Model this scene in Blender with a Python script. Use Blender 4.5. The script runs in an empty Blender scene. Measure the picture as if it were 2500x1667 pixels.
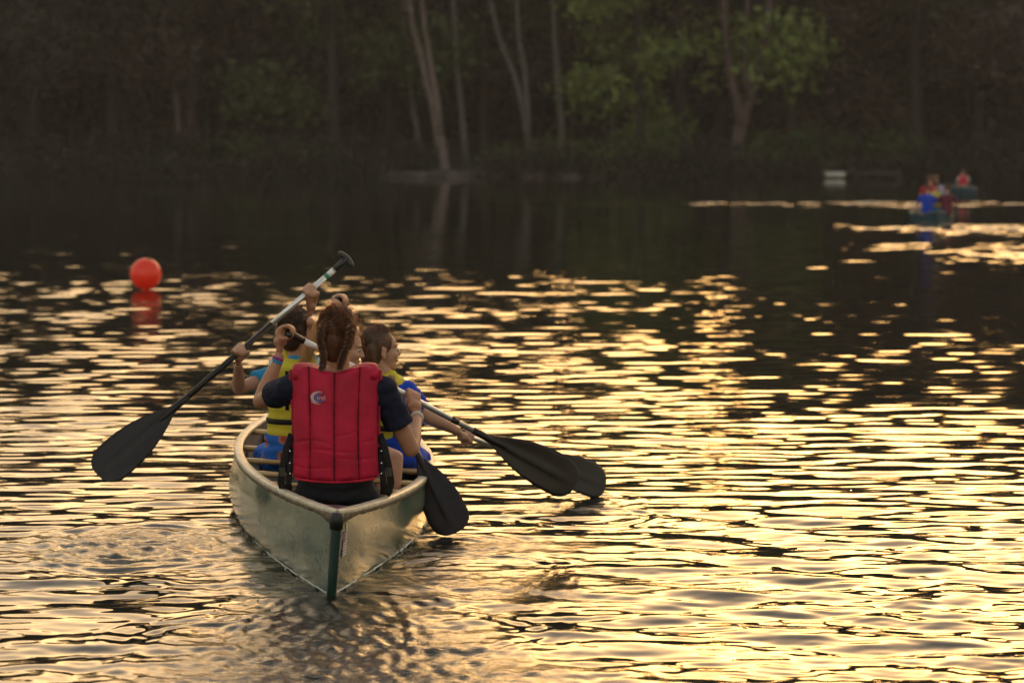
import bpy, bmesh, math, random
import numpy as np
from mathutils import Vector, Matrix, Quaternion, noise

R = math.radians
random.seed(7)
rng = np.random.default_rng(7)
SC = bpy.context.scene
COL = SC.collection

# ------------------------------------------------------------------ camera
CAM_H, FPX, PITCH = 1.9, 5903.0, R(4.67)          # metres; focal length in photo pixels (85 mm on 36 mm); downward tilt
cam_data = bpy.data.cameras.new('camera')
cam = bpy.data.objects.new('camera', cam_data); COL.objects.link(cam)
cam.location = (0, 0, CAM_H); cam.rotation_euler = (R(90) - PITCH, 0, 0)
cam_data.lens = 85; cam_data.sensor_width = 36
cam_data.clip_start = .1; cam_data.clip_end = 3000
cam_data.dof.use_dof = True; cam_data.dof.focus_distance = 10.95; cam_data.dof.aperture_fstop = 3.0
SC.camera = cam

# ------------------------------------------------------------------ world, sun, exposure
SUN_EL, SUN_AZ = R(5.0), R(9.0)                 # azimuth measured from +Y towards +X
world = bpy.data.worlds.new('World'); SC.world = world; world.use_nodes = True
nt = world.node_tree; bg = nt.nodes['Background']
sky = nt.nodes.new('ShaderNodeTexSky'); sky.sky_type = 'NISHITA'; sky.sun_disc = False
sky.sun_elevation = SUN_EL; sky.sun_rotation = SUN_AZ
sky.air_density = 1.0; sky.dust_density = 2.4; sky.ozone_density = .6
tint = nt.nodes.new('ShaderNodeMix'); tint.data_type = 'RGBA'; tint.blend_type = 'MULTIPLY'
tint.inputs['Factor'].default_value = 1.0; tint.inputs['B'].default_value = (1.0, .868, .72, 1)
veil = nt.nodes.new('ShaderNodeMix'); veil.data_type = 'RGBA'; veil.blend_type = 'ADD'      # thin bright evening overcast over the clear sky
veil.inputs['Factor'].default_value = 1.0; veil.inputs['B'].default_value = (.50, .50, .53, 1)
nt.links.new(sky.outputs[0], veil.inputs['A']); nt.links.new(veil.outputs['Result'], tint.inputs['A']); nt.links.new(tint.outputs['Result'], bg.inputs['Color'])
bg.inputs['Strength'].default_value = .15
sun_d = bpy.data.lights.new('sun', 'SUN'); sun_d.energy = 1.6; sun_d.angle = R(3); sun_d.color = (1, .68, .36)
sun = bpy.data.objects.new('sun', sun_d); COL.objects.link(sun)
sdir = Vector((math.sin(SUN_AZ)*math.cos(SUN_EL), math.cos(SUN_AZ)*math.cos(SUN_EL), math.sin(SUN_EL)))
SUN_LAMP_EL = SUN_EL
sdir = Vector((math.sin(SUN_AZ)*math.cos(SUN_LAMP_EL), math.cos(SUN_AZ)*math.cos(SUN_LAMP_EL), math.sin(SUN_LAMP_EL)))
sun.rotation_euler = (-sdir).to_track_quat('-Z', 'Y').to_euler()
vs = SC.view_settings
SC.display_settings.display_device = 'sRGB'
vs.view_transform = 'Standard'; vs.look = 'None'; vs.gamma = 1; vs.use_curve_mapping = False
vs.exposure = 1.52
cy = SC.cycles
cy.max_bounces = 5; cy.diffuse_bounces = 2; cy.glossy_bounces = 3; cy.transmission_bounces = 3; cy.transparent_max_bounces = 6
cy.caustics_reflective = False; cy.caustics_refractive = False
cy.sample_clamp_indirect = 6; cy.use_denoising = True

# ------------------------------------------------------------------ helpers
K = 2500/2352.0                                    # my notes on the photograph use a 2352 pixel wide view
_fw = Vector((0, math.cos(PITCH), -math.sin(PITCH))); _up = Vector((0, math.sin(PITCH), math.cos(PITCH)))
def at(px, py, Y):
    "the point of the place that stands at depth Y metres in the direction noted as (px, py)"
    d = Vector((1, 0, 0))*((px*K-1250)/FPX) + _fw + _up*((833.5-py*K)/FPX)
    return Vector((0, 0, CAM_H)) + d*(Y/d.y)

def tag(o, label=None, cat=None, group=None, kind=None):
    if label: o['label'] = label
    if cat: o['category'] = cat
    if group: o['group'] = group
    if kind: o['kind'] = kind
    return o
def empty(name, loc=(0, 0, 0), rot=(0, 0, 0)):
    o = bpy.data.objects.new(name, None); COL.objects.link(o)
    o.location = loc; o.rotation_euler = rot; o.empty_display_size = .1
    return o
def link(name, me, mat=None, parent=None, smooth=True):
    o = bpy.data.objects.new(name, me); COL.objects.link(o)
    if mat is not None:
        me.materials.clear(); me.materials.append(mat)
    if smooth:
        me.shade_smooth()
    if parent is not None: o.parent = parent
    return o
def mesh_np(name, V, F):
    "fast mesh from numpy arrays; F is n x 3 or n x 4"
    me = bpy.data.meshes.new(name)
    n, k = F.shape
    me.vertices.add(len(V)); me.vertices.foreach_set('co', np.ascontiguousarray(V, dtype=np.float32).ravel())
    me.loops.add(n*k); me.loops.foreach_set('vertex_index', np.ascontiguousarray(F, dtype=np.int32).ravel())
    me.polygons.add(n); me.polygons.foreach_set('loop_start', np.arange(0, n*k, k, dtype=np.int32))
    me.update(calc_edges=True)
    return me
class MB:
    "collects simple closed shapes, then becomes one mesh"
    def __init__(s): s.v = []; s.f = []
    def add(s, vs, fs):
        b = len(s.v); s.v += [tuple(v) for v in vs]; s.f += [tuple(i+b for i in f) for f in fs]
    def tube(s, pts, rad, seg=10, cap=True, flat=None, up=None):
        "rings along a polyline; rad a number or list; flat=(a,b) scales the section"
        pts = [Vector(p) for p in pts]; n = len(pts)
        if not hasattr(rad, '__len__'): rad = [rad]*n
        vs, fs = [], []
        t0 = (pts[1]-pts[0]).normalized()
        ref = Vector(up) if up else (Vector((0, 0, 1)) if abs(t0.z) < .9 else Vector((1, 0, 0)))
        u = ref.cross(t0).normalized() if up is None else (ref - t0*ref.dot(t0)).normalized()
        for i, p in enumerate(pts):
            t = (pts[min(i+1, n-1)]-pts[max(i-1, 0)]).normalized()
            u = (u - t*u.dot(t)).normalized(); w = t.cross(u)
            fa, fb = flat if flat else (1, 1)
            for k in range(seg):
                a = 2*math.pi*k/seg
                vs.append(p + u*(math.cos(a)*rad[i]*fa) + w*(math.sin(a)*rad[i]*fb))
        for i in range(n-1):
            for k in range(seg):
                a, b = i*seg+k, i*seg+(k+1) % seg
                fs.append((a, b, b+seg, a+seg))
        if cap:
            fs.append(tuple(range(seg))[::-1]); fs.append(tuple((n-1)*seg+k for k in range(seg)))
        s.add(vs, fs); return s
    def caps(s, p0, p1, r0, r1=None, seg=14):
        "tapered limb with round ends"
        p0, p1 = Vector(p0), Vector(p1); r1 = r0 if r1 is None else r1
        d = (p1-p0).normalized(); pts, rr = [], []
        for a in (85, 60, 35, 12): pts.append(p0 - d*r0*math.sin(R(a))); rr.append(r0*math.cos(R(a)))
        for k in range(0, 7): pts.append(p0.lerp(p1, k/6)); rr.append(r0+(r1-r0)*k/6)
        for a in (12, 35, 60, 85): pts.append(p1 + d*r1*math.sin(R(a))); rr.append(r1*math.cos(R(a)))
        return s.tube(pts, rr, seg)
    def limb(s, pts, rr, seg=14):
        "chain of tapered limbs"
        for i in range(len(pts)-1): s.caps(pts[i], pts[i+1], rr[i], rr[i+1], seg)
        return s
    def ball(s, c, r, M=None, seg=16, rings=10):
        c = Vector(c); r = (r, r, r) if not hasattr(r, '__len__') else r
        vs, fs = [], []
        for i in range(rings+1):
            th = math.pi*(i/rings)
            th = min(max(th, .02), math.pi-.02)
            for k in range(seg):
                a = 2*math.pi*k/seg
                v = Vector((r[0]*math.sin(th)*math.cos(a), r[1]*math.sin(th)*math.sin(a), r[2]*math.cos(th)))
                vs.append(c + (M @ v if M is not None else v))
        for i in range(rings):
            for k in range(seg):
                a, b = i*seg+k, i*seg+(k+1) % seg
                fs.append((a, a+seg, b+seg, b))
        fs.append(tuple(range(seg))); fs.append(tuple(rings*seg+k for k in range(seg))[::-1])
        s.add(vs, fs); return s
    def box(s, c, h, M=None):
        c = Vector(c); vs = []
        for x in (-1, 1):
            for y in (-1, 1):
                for z in (-1, 1):
                    v = Vector((x*h[0], y*h[1], z*h[2])); vs.append(c + (M @ v if M is not None else v))
        s.add(vs, [(0, 1, 3, 2), (4, 6, 7, 5), (0, 4, 5, 1), (2, 3, 7, 6), (0, 2, 6, 4), (1, 5, 7, 3)]); return s
    def mesh(s, name='mesh'):
        me = bpy.data.meshes.new(name); me.from_pydata(s.v, [], s.f); me.update()
        bm = bmesh.new(); bm.from_mesh(me); bmesh.ops.recalc_face_normals(bm, faces=bm.faces); bm.to_mesh(me); bm.free()
        return me
    def build(s, name, mat, parent=None, smooth=True):
        return link(name, s.mesh(name), mat, parent, smooth)
def with_mods(me, mods):
    "mesh after the listed modifiers [(type, {settings})]"
    o = bpy.data.objects.new('tmp', me); COL.objects.link(o)
    for t, kw in mods:
        m = o.modifiers.new(t, t)
        for k, v in kw.items(): setattr(m, k, v)
    dg = bpy.context.evaluated_depsgraph_get(); dg.update()
    out = bpy.data.meshes.new_from_object(o.evaluated_get(dg))
    bpy.data.objects.remove(o)
    return out
def fuse(mb, name, mat, parent=None, voxel=.006, smooth=4, factor=.5):
    "merge all shapes of mb into one continuous skin"
    me = with_mods(mb.mesh(name), [('REMESH', dict(mode='VOXEL', voxel_size=voxel)),
                                   ('SMOOTH', dict(factor=factor, iterations=smooth))])
    me.name = name
    return link(name, me, mat, parent)
def wrinkle(o, amp=.004, sc=9, squash=(1, 1, 2.2), seed=0.0):
    "gentle folds pressed into a garment"
    me = o.data; n = len(me.vertices); co = np.empty(n*3, np.float32); me.vertices.foreach_get('co', co); no = np.empty(n*3, np.float32)
    me.vertex_normals.foreach_get('vector', no); co = co.reshape(-1, 3); no = no.reshape(-1, 3)
    d = np.array([noise.noise(Vector((c[0]*sc*squash[0]+seed, c[1]*sc*squash[1], c[2]*sc*squash[2])))+.6*abs(noise.noise(Vector((c[0]*sc*2.1, c[1]*sc*2.1+seed, c[2]*sc*2.6)))) for c in co.tolist()], np.float32)
    co += no*(d*amp)[:, None]; me.vertices.foreach_set('co', co.ravel()); me.update(); return o
def lerp(a, b, t): return a+(b-a)*t
def sstep(a, b, x):
    t = np.clip((x-a)/(b-a), 0, 1); return t*t*(3-2*t)

# ------------------------------------------------------------------ materials
def principled(name, col, rough=.6, **kw):
    m = bpy.data.materials.new(name); m.use_nodes = True
    b = m.node_tree.nodes['Principled BSDF']
    b.inputs['Base Color'].default_value = (*col, 1); b.inputs['Roughness'].default_value = rough
    for k, v in kw.items():
        b.inputs[k].default_value = v
    return m, m.node_tree, b
def noisy(name, c1, c2, scale=6, rough=.6, bump=0, bscale=None, detail=6, stretch=(1, 1, 1), bdist=.01, lo=.35, hi=.65, **kw):
    "two colours mixed by noise, and bump"
    m, t, b = principled(name, c1, rough, **kw)
    tc = t.nodes.new('ShaderNodeTexCoord'); mp = t.nodes.new('ShaderNodeMapping'); mp.inputs['Scale'].default_value = stretch
    t.links.new(tc.outputs['Object'], mp.inputs['Vector'])
    n = t.nodes.new('ShaderNodeTexNoise'); n.inputs['Scale'].default_value = scale; n.inputs['Detail'].default_value = detail
    t.links.new(mp.outputs[0], n.inputs['Vector'])
    r = t.nodes.new('ShaderNodeValToRGB'); r.color_ramp.elements[0].position = lo; r.color_ramp.elements[1].position = hi
    r.color_ramp.elements[0].color = (*c1, 1); r.color_ramp.elements[1].color = (*c2, 1)
    t.links.new(n.outputs['Fac'], r.inputs['Fac']); t.links.new(r.outputs[0], b.inputs['Base Color'])
    if bump:
        n2 = t.nodes.new('ShaderNodeTexNoise'); n2.inputs['Scale'].default_value = bscale or scale*4; n2.inputs['Detail'].default_value = 4
        t.links.new(mp.outputs[0], n2.inputs['Vector'])
        bp = t.nodes.new('ShaderNodeBump'); bp.inputs['Strength'].default_value = bump; bp.inputs['Distance'].default_value = bdist
        t.links.new(n2.outputs['Fac'], bp.inputs['Height']); t.links.new(bp.outputs[0], b.inputs['Normal'])
    return m

def leaf_material(name, c1, c2):
    m, t, b = principled(name, c1, .55)
    b.inputs['Specular IOR Level'].default_value = .25
    gi = t.nodes.new('ShaderNodeNewGeometry')
    r = t.nodes.new('ShaderNodeValToRGB'); r.color_ramp.elements[0].color = (*c1, 1); r.color_ramp.elements[1].color = (*c2, 1)
    t.links.new(gi.outputs['Random Per Island'], r.inputs['Fac']); t.links.new(r.outputs[0], b.inputs['Base Color'])
    tr = t.nodes.new('ShaderNodeBsdfTranslucent'); t.links.new(r.outputs[0], tr.inputs['Color'])
    mx = t.nodes.new('ShaderNodeMixShader'); mx.inputs[0].default_value = .25
    out = t.nodes['Material Output']
    t.links.new(b.outputs[0], mx.inputs[1]); t.links.new(tr.outputs[0], mx.inputs[2]); t.links.new(mx.outputs[0], out.inputs['Surface'])
    return m
# ------------------------------------------------------------------ water
CANOE_S = Vector((-.764, 10.1, 0)); CANOE_DIR = Vector((-.0754, .9972, 0)); CANOE_L = 5.35
def water_height(x, y):
    "wind ripples, patches of calm, the wake and the paddles' rings (metres)"
    d = np.sqrt(x*x+y*y)
    r = np.random.default_rng(21)
    h = np.zeros_like(x)
    # gusts: ruffled and calm patches
    def patch(x0, y0, sx, sy, a): return a*np.exp(-((x-x0)/sx)**2-((y-y0)/sy)**2)
    lat = x/np.maximum(y, 1); A = .52 + (.74-.22*sstep(.02, .12, lat))*sstep(12.5, 17, y)*(1-sstep(22, 46-10*np.clip(lat*6, 0, 1), y)) + (.72+.25*sstep(.0, .1, lat))*(1-sstep(12.5, 17, y)) + .35*sstep(25, 32, y)*(1-sstep(38, 50, y))
    lat = x/np.maximum(y, 1)
    A *= 1 - .22*sstep(.02, .13, lat)*sstep(12, 15, y)*(1-sstep(30, 45, y))
    A *= 1 - .45*sstep(33, 40, y)*(1-sstep(.0, .2, lat))
    A += patch(12.0, 76.5, 7.5, 3.0, 15) + patch(12.0, 54, 4.6, 2.8, 8) + patch(10.5, 43, 3.6, 5.5, 3.6) + patch(5.5, 30, 1.4, 6, -.22) + patch(.35, 12.0, .9, .9, -.42) + patch(-6.5, 44, 3.0, 5, .95) + patch(-9.5, 50, 2.2, 3, 1.0) + patch(-3.0, 50, 2.0, 2, .8) + patch(2.2, 43, 2.4, 2.5, .35) + patch(-1.5, 47, 5, 9, .22)
    A *= 1+.26*np.sin(x*1.7+1.3+2*np.sin(y*.5))*np.sin(y*1.9+.7+1.5*np.sin(x*.8))+.2*np.sin(x*.6-y*.35)*np.sin(y*.8+x*.5)
    N = 110
    for i in range(N):
        lam = .085*(.95/.085)**r.random()
        ang = r.normal(0, .32 if lam < .3 else .22)
        k = 2*math.pi/lam
        slope = .0076*(1.0 if lam < .34 else (.34/lam)**1.6)
        kx, ky = k*math.sin(ang), k*math.cos(ang)
        if lam < .45: fade = 1-sstep(150*lam, 250*lam, d)     # short ripples die out where the sheet is coarse
        else: fade = 1.0
        h += (slope/k)*np.sin(kx*x+ky*y+r.random()*6.283)*fade
    h *= A
    near = d < 40
    xs, ys = x[near], y[near]; e = np.zeros_like(xs)
    # rings spreading from paddle strokes
    def ring(cx, cy, amp, lam, r0, width):
        q = np.sqrt((xs-cx)**2+(ys-cy)**2)
        return amp*np.sin(2*math.pi*(q-r0)/lam)*np.exp(-((q-r0)/width)**2)
    e += ring(-1.75, 11.4, .0045, .16, .42, .22)
    e += ring(-1.7, 11.2, .0035, .11, .15, .16)
    e += ring(.44, 12.8, .003, .12, .12, .22)
    e += ring(-.25, 11.4, .003, .11, .15, .2)
    e += ring(.2, 10.9, .004, .42, 1.3, .8)
    e += ring(.1, 9.4, .002, .3, 1.6, .9)
    # stern wake: two diverging trains and the churn between
    ux, uy = CANOE_DIR.x, CANOE_DIR.y
    a = -((xs-CANOE_S.x)*ux+(ys-CANOE_S.y)*uy)                     # metres behind the stern
    b = (xs-CANOE_S.x)*uy-(ys-CANOE_S.y)*ux                          # metres to the right
    for sgn in (-1, 1):
        q = (b*sgn-.12-.36*(a+.7))
        e += .004*np.sin((q*22)+a*3)*np.exp(-(q/.2)**2)*sstep(-2.5, -.3, a)*(1-sstep(1.5, 4, a))
    churn = np.exp(-((b-.05*a)/(.17+.26*np.clip(a, 0, 3)))**2)*sstep(-.08, .12, a)*(1-sstep(1.6, 3, a))
    churn2 = np.exp(-((xs+.15)/.45)**2-((ys-11.35)/.30)**2)*.5 + np.exp(-((xs+1.78)/.45)**2-((ys-11.35)/.5)**2)*.75 \
        + np.exp(-((xs-.3)/.3)**2-((ys-12.55)/.18)**2)*.5 + np.exp(-((xs+.25)/.7)**2-((ys-10.3)/.45)**2)*.32
    hull = np.exp(-((np.abs(b)-.45)/.15)**2)*sstep(-2.6, -.5, a)*(1-sstep(-.3, .1, a))*.3
    C = churn*1.5+churn2*1.3+hull*.6
    sw = np.zeros_like(xs)
    for i in range(46):
        lam = .055*(.5/.055)**r.random(); ang = r.random()*6.283; k = 2*math.pi/lam
        sw += (.056*min(1, lam/.07)*min(1, (.10/lam)**1.5)/k)*np.sin(k*(xs*math.cos(ang)+ys*math.sin(ang))+r.random()*6.28 + 1.5*np.sin(xs*5+i)+1.2*np.sin(ys*6+i*2))
    e += sw*C
    # swirl of confused ripples over the whole foreground
    fg = (1-sstep(11.4, 13.2, ys-.0*xs))*.04
    e += sw*fg
    # broad oblique swell thrown off by the canoe across the right foreground
    for (lam, ang, am) in ((.52, .55, .0030), (.38, .42, .0022), (.27, .65, .0014), (.45, -.5, .0014)):
        k = 2*math.pi/lam; e += am*np.sin(k*(math.sin(ang)*xs+math.cos(ang)*ys)+.9*np.sin(xs*1.3+ys*.7)+lam*9)*(1-sstep(10.5, 13.5, ys))*sstep(-.6, .8, xs if ang > 0 else -xs-.4)
    # fine short ripples over the stirred foreground
    fine = np.zeros_like(xs)
    for i in range(34):
        lam = .055*(.16/.055)**r.random(); ang = r.normal(0, .55); k = 2*math.pi/lam
        fine += (.0125/k)*np.sin(k*(xs*math.sin(ang)+ys*math.cos(ang))+r.random()*6.28+1.1*np.sin(xs*2.3+i)+1.3*np.sin(ys*1.9+i*2))
    e += fine*(1-sstep(10.8, 13.0, ys))*(.55+.45*np.sin(xs*1.9+2*np.sin(ys*1.7))*np.sin(ys*2.6+xs))
    for (cx, cy, r0) in ((-1.75, 11.4, .25), (-1.7, 11.3, .5), (-.75, 9.6, .35), (-.55, 9.3, .6), (-.2, 10.6, .35), (.35, 12.2, .3), (-.9, 9.0, .5)):
        for (lam, am) in ((.065, .0011), (.10, .0016)):
            q = np.sqrt((xs-cx)**2+((ys-cy)*.8)**2)+.05*np.sin(xs*7+cy)+.04*np.sin(ys*8+cx)
            e += am*np.sin(2*math.pi*(q-r0)/lam)*np.exp(-((q-r0)/.16)**2)
    for (cx, cy, sx_, sy_, am) in ((-1.75, 11.6, .40, .14, .014), (-1.6, 11.2, .30, .10, .008), (-2.0, 11.25, .25, .10, .006), (-.55, 9.3, .25, .10, .010), (-.88, 8.95, .30, .10, .010), (-.45, 8.85, .22, .09, .009), (-.66, 9.6, .20, .08, .008), (-.3, 10.9, .3, .10, .007)):
        e += am*np.exp(-((xs-cx+.06*np.sin(ys*19))/sx_)**2-((ys-cy+.05*np.sin(xs*11+cx))/sy_)**2)
    h[near] += e
    ch = np.zeros_like(x); ch[near] = np.clip(C*.8, 0, 1)
    return h, ch

def build_water():
    ys = [5.5]
    while ys[-1] < 143: ys.append(ys[-1]*1.0014)
    ys = np.array(ys)
    t_in = np.linspace(-.28, .28, 390)
    t_out = np.array([.33, .4, .5, .7, 1.1, 2.0, 4.0, 10.0])
    ts = np.concatenate([-t_out[::-1], t_in, t_out])
    Y, T = np.meshgrid(ys, ts, indexing='ij')
    X = np.clip(T*Y, -172, 172)
    h, ch = water_height(X.ravel(), Y.ravel())
    h = h*(1-sstep(.29, .4, np.abs(T.ravel())))
    V = np.stack([X.ravel(), Y.ravel(), h], 1)
    nr, nc = Y.shape
    # a flat continuation under and behind the camera
    back = np.stack([ts*3.2 if False else T[0]*3.2*1.0, np.full(nc, -80.0), np.zeros(nc)], 1); back[:, 0] = np.clip(T[0]*60, -172, 172)
    V = np.concatenate([back, V]); ch = np.concatenate([np.zeros(nc), ch]); nr += 1
    i = np.arange(nr-1)[:, None]*nc+np.arange(nc-1)[None, :]
    F = np.stack([i, i+1, i+nc+1, i+nc], -1).reshape(-1, 4)
    me = mesh_np('water', V, F)
    at_ = me.attributes.new('churn', 'FLOAT', 'POINT'); at_.data.foreach_set('value', ch.astype(np.float32))
    m, t, b = principled('lake_water', (.010, .011, .007), .035)
    b.inputs['IOR'].default_value = 1.333
    tc = t.nodes.new('ShaderNodeTexCoord')
    mp = t.nodes.new('ShaderNodeMapping'); mp.inputs['Scale'].default_value = (.7, 1.9, 1)
    t.links.new(tc.outputs['Object'], mp.inputs['Vector'])
    n = t.nodes.new('ShaderNodeTexNoise'); n.inputs['Scale'].default_value = 38; n.inputs['Detail'].default_value = 4; n.inputs['Distortion'].default_value = .6
    t.links.new(mp.outputs[0], n.inputs['Vector'])
    at2 = t.nodes.new('ShaderNodeAttribute'); at2.attribute_name = 'churn'
    mu = t.nodes.new('ShaderNodeMath'); mu.operation = 'MULTIPLY'
    t.links.new(n.outputs['Fac'], mu.inputs[0]); t.links.new(at2.outputs['Fac'], mu.inputs[1])
    bp = t.nodes.new('ShaderNodeBump'); bp.inputs['Strength'].default_value = 1.0; bp.inputs['Distance'].default_value = .005
    t.links.new(mu.outputs[0], bp.inputs['Height']); t.links.new(bp.outputs[0], b.inputs['Normal'])
    o = link('water', me, m)
    tag(o, kind='structure', label='dark lake water rippling with gold evening light')
build_water()

# ------------------------------------------------------------------ far shore
def shore_y(x): return 138 + 2.0*math.sin(x*.06) + 1.0*math.sin(x*.19+1)
def ground_z(x, y):
    d = y-shore_y(x)
    z = -.25 + .5*float(sstep(-1.5, 1.5, d)) + max(0, d-1)*.10 + .5*noise.noise(Vector((x*.1, y*.1, 0)))*min(1, max(0, d*.1))
    if d > 80: z -= (d-80)*.1
    return z
def build_ground():
    xs = np.arange(-170, 171, 3.0); ds = [-3, -1.5, -.8, -.3, .2, .8, 1.6, 3, 5, 8, 12, 18, 26, 36, 50, 70, 78]
    V = []
    for d in ds:
        for x in xs:
            y = shore_y(x)+d
            V.append((x, y, ground_z(x, y)))
    V = np.array(V); nc = len(xs)
    i = np.arange(len(ds)-1)[:, None]*nc+np.arange(nc-1)[None, :]
    F = np.stack([i, i+1, i+nc+1, i+nc], -1).reshape(-1, 4)
    m = noisy('forest_floor', (.018, .015, .012), (.035, .028, .023), scale=.6, rough=.9, bump=.6, bscale=3, bdist=.1)
    o = link('ground', mesh_np('ground', V, F), m); tag(o, kind='structure')
    # lake bed far below so the water has ground under and behind it
    V = np.array([(-172, -85, -3), (172, -85, -3), (172, 220, -3), (-172, 220, -3)]); F = np.array([[0, 1, 2, 3]])
    tag(link('lake_bed', mesh_np('lake_bed', V, F), m, smooth=False), kind='structure')
build_ground()

BARK = noisy('bark_dark', (.011, .009, .008), (.022, .017, .015), scale=3, rough=.9, stretch=(3, 3, .5), bump=.5, bdist=.03)
BARK_PALE = noisy('bark_pale_pinkish', (.085, .062, .058), (.16, .12, .11), scale=2.5, rough=.85, stretch=(3, 3, .6), bump=.4, bdist=.03)
BARK_GREY = noisy('bark_grey', (.05, .046, .042), (.085, .078, .07), scale=2.5, rough=.85, stretch=(3, 3, .6), bump=.4, bdist=.03)
BARK_RED = noisy('bark_reddish', (.042, .026, .025), (.075, .047, .044), scale=2.5, rough=.85, stretch=(3, 3, .6), bump=.4, bdist=.03)
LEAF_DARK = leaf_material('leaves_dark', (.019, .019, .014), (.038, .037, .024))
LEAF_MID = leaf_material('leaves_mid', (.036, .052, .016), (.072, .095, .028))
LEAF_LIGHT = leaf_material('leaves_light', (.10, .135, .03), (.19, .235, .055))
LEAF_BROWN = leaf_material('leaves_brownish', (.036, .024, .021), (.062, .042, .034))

def leaves(lobes, n, size, seed, flat=.7):
    "n leaf-sized faces scattered in clumps through the lobes [(x,y,z,rx,ry,rz)]"
    r = np.random.default_rng(seed)
    lob = np.array(lobes); w = lob[:, 3]*lob[:, 4]*lob[:, 5]; w = w/w.sum()
    ncl = max(6, n//16)
    li = r.choice(len(lob), ncl, p=w)
    dirs = r.normal(size=(ncl, 3)); dirs /= np.linalg.norm(dirs, axis=1)[:, None]
    rad = r.random(ncl)**.45
    cc = lob[li, :3]+dirs*rad[:, None]*lob[li, 3:6]
    csize = lob[li, 3].min()*0+.16*lob[li, 3]+.25
    ci = r.integers(0, ncl, n)
    P = cc[ci]+r.normal(size=(n, 3))*csize[ci][:, None]*np.array([1, 1, flat])
    nrm = r.normal(size=(n, 3))+np.array([0, 0, .8]); nrm /= np.linalg.norm(nrm, axis=1)[:, None]
    a = np.cross(nrm, r.normal(size=(n, 3))); a /= np.linalg.norm(a, axis=1)[:, None]; b = np.cross(nrm, a)
    s = size*(.6+.8*r.random(n))[:, None]
    V = np.stack([P-a*s, P-b*s*.55, P+a*s, P+b*s*.55], 1).reshape(-1, 3)
    F = np.arange(4*n).reshape(n, 4)
    return V, F
def tree_parts(height, spread, seed, lean=0, n=2600, low=.3, size=.26, forks=5):
    "a tapered trunk with limbs (MB) and its crown mesh, base at the origin"
    r = random.Random(seed)
    mb = MB(); pts = []; x = y = 0
    for i in range(9):
        t = i/8
        pts.append(Vector((lean*t*t*height+.25*math.sin(t*4+seed)*t, .2*math.sin(t*3+seed*2)*t, height*t*.92)))
    r0 = .012*height+.06
    mb.tube(pts, [r0*(1-.85*i/8)+(.5*r0 if i == 0 else 0) for i in range(9)], 8)
    lobes = []
    for k in range(forks+3):
        t = lerp(low, .88, (k+r.random()*.6)/(forks+3)); i = int(t*8)
        p = pts[i].lerp(pts[min(i+1, 8)], t*8-i); a = k*2.4+r.random()
        L = spread*(1.05-.65*t)*(.7+.5*r.random())
        e = p+Vector((math.cos(a)*L, math.sin(a)*L, L*(.35+.4*r.random())))
        mid = p.lerp(e, .5)+Vector((0, 0, .1*L))
        mb.tube([p, mid, e], [r0*(1-.8*t)*.5, r0*.22, r0*.08], 5)
        s = L*.62
        lobes.append((*e, s, s, s*.62)); lobes.append((*mid, s*.6, s*.6, s*.45))
    top = pts[-1]; lobes.append((top.x, top.y, top.z, spread*.42, spread*.42, spread*.5))
    V, F = leaves(lobes, n, size, seed)
    return mb, mesh_np('crown', V, F)
VARIANTS = []
for k in range(8):
    hgt = 21+1.3*(k % 4); mb, cr = tree_parts(hgt, 4.6+.35*(k % 3), 40+k, lean=(-.03, .02, .04, 0)[k % 4], n=6000, low=(.05, .10, .07, .14)[k % 4])
    VARIANTS.append((mb.mesh('trunk'), cr, hgt))
def plant_tree(x, y, v, scale, rz, leaf, bark, label, group=None, name='broadleaf_tree'):
    t, c, hgt = VARIANTS[v]
    o = empty(name, (x, y, ground_z(x, y)-.1), (0, 0, rz)); o.scale = (scale,)*3
    tr = link('trunk', t.copy() if t.users > 900 else t, None, o); cr = link('crown', c, None, o, smooth=False)
    for q, m in ((tr, bark), (cr, leaf)):
        if not q.data.materials: q.data.materials.append(m)
        q.material_slots[0].link = 'OBJECT'; q.material_slots[0].material = m
    tag(o, label, 'tree', group)
    return o
# the front row, by what the photograph shows of each (x in metres at the shore)
def sx(px, y=141): return (px*K-1250)/FPX*y
FRONT = [
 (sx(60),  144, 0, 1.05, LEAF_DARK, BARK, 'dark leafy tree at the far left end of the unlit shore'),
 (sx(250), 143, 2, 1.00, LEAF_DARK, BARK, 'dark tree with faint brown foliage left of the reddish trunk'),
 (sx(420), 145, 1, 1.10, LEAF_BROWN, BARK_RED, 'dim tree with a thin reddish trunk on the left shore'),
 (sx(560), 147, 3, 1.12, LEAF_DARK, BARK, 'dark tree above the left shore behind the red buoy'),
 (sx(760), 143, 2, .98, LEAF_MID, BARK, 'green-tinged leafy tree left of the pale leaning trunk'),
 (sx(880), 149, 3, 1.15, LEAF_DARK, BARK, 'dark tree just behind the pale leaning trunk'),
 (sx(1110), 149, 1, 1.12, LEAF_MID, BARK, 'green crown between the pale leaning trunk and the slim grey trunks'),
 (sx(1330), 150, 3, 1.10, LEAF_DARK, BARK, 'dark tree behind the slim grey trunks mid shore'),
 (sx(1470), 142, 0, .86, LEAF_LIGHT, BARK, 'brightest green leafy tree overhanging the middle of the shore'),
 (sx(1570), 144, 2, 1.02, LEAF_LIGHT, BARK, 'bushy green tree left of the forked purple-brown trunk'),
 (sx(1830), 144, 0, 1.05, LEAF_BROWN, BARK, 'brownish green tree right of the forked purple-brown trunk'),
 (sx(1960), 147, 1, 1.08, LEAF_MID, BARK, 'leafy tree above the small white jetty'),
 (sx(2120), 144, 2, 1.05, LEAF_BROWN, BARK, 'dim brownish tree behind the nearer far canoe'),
 (sx(2280), 146, 0, 1.1, LEAF_DARK, BARK, 'dark tree above the farther canoe near the right edge'),
]
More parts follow.
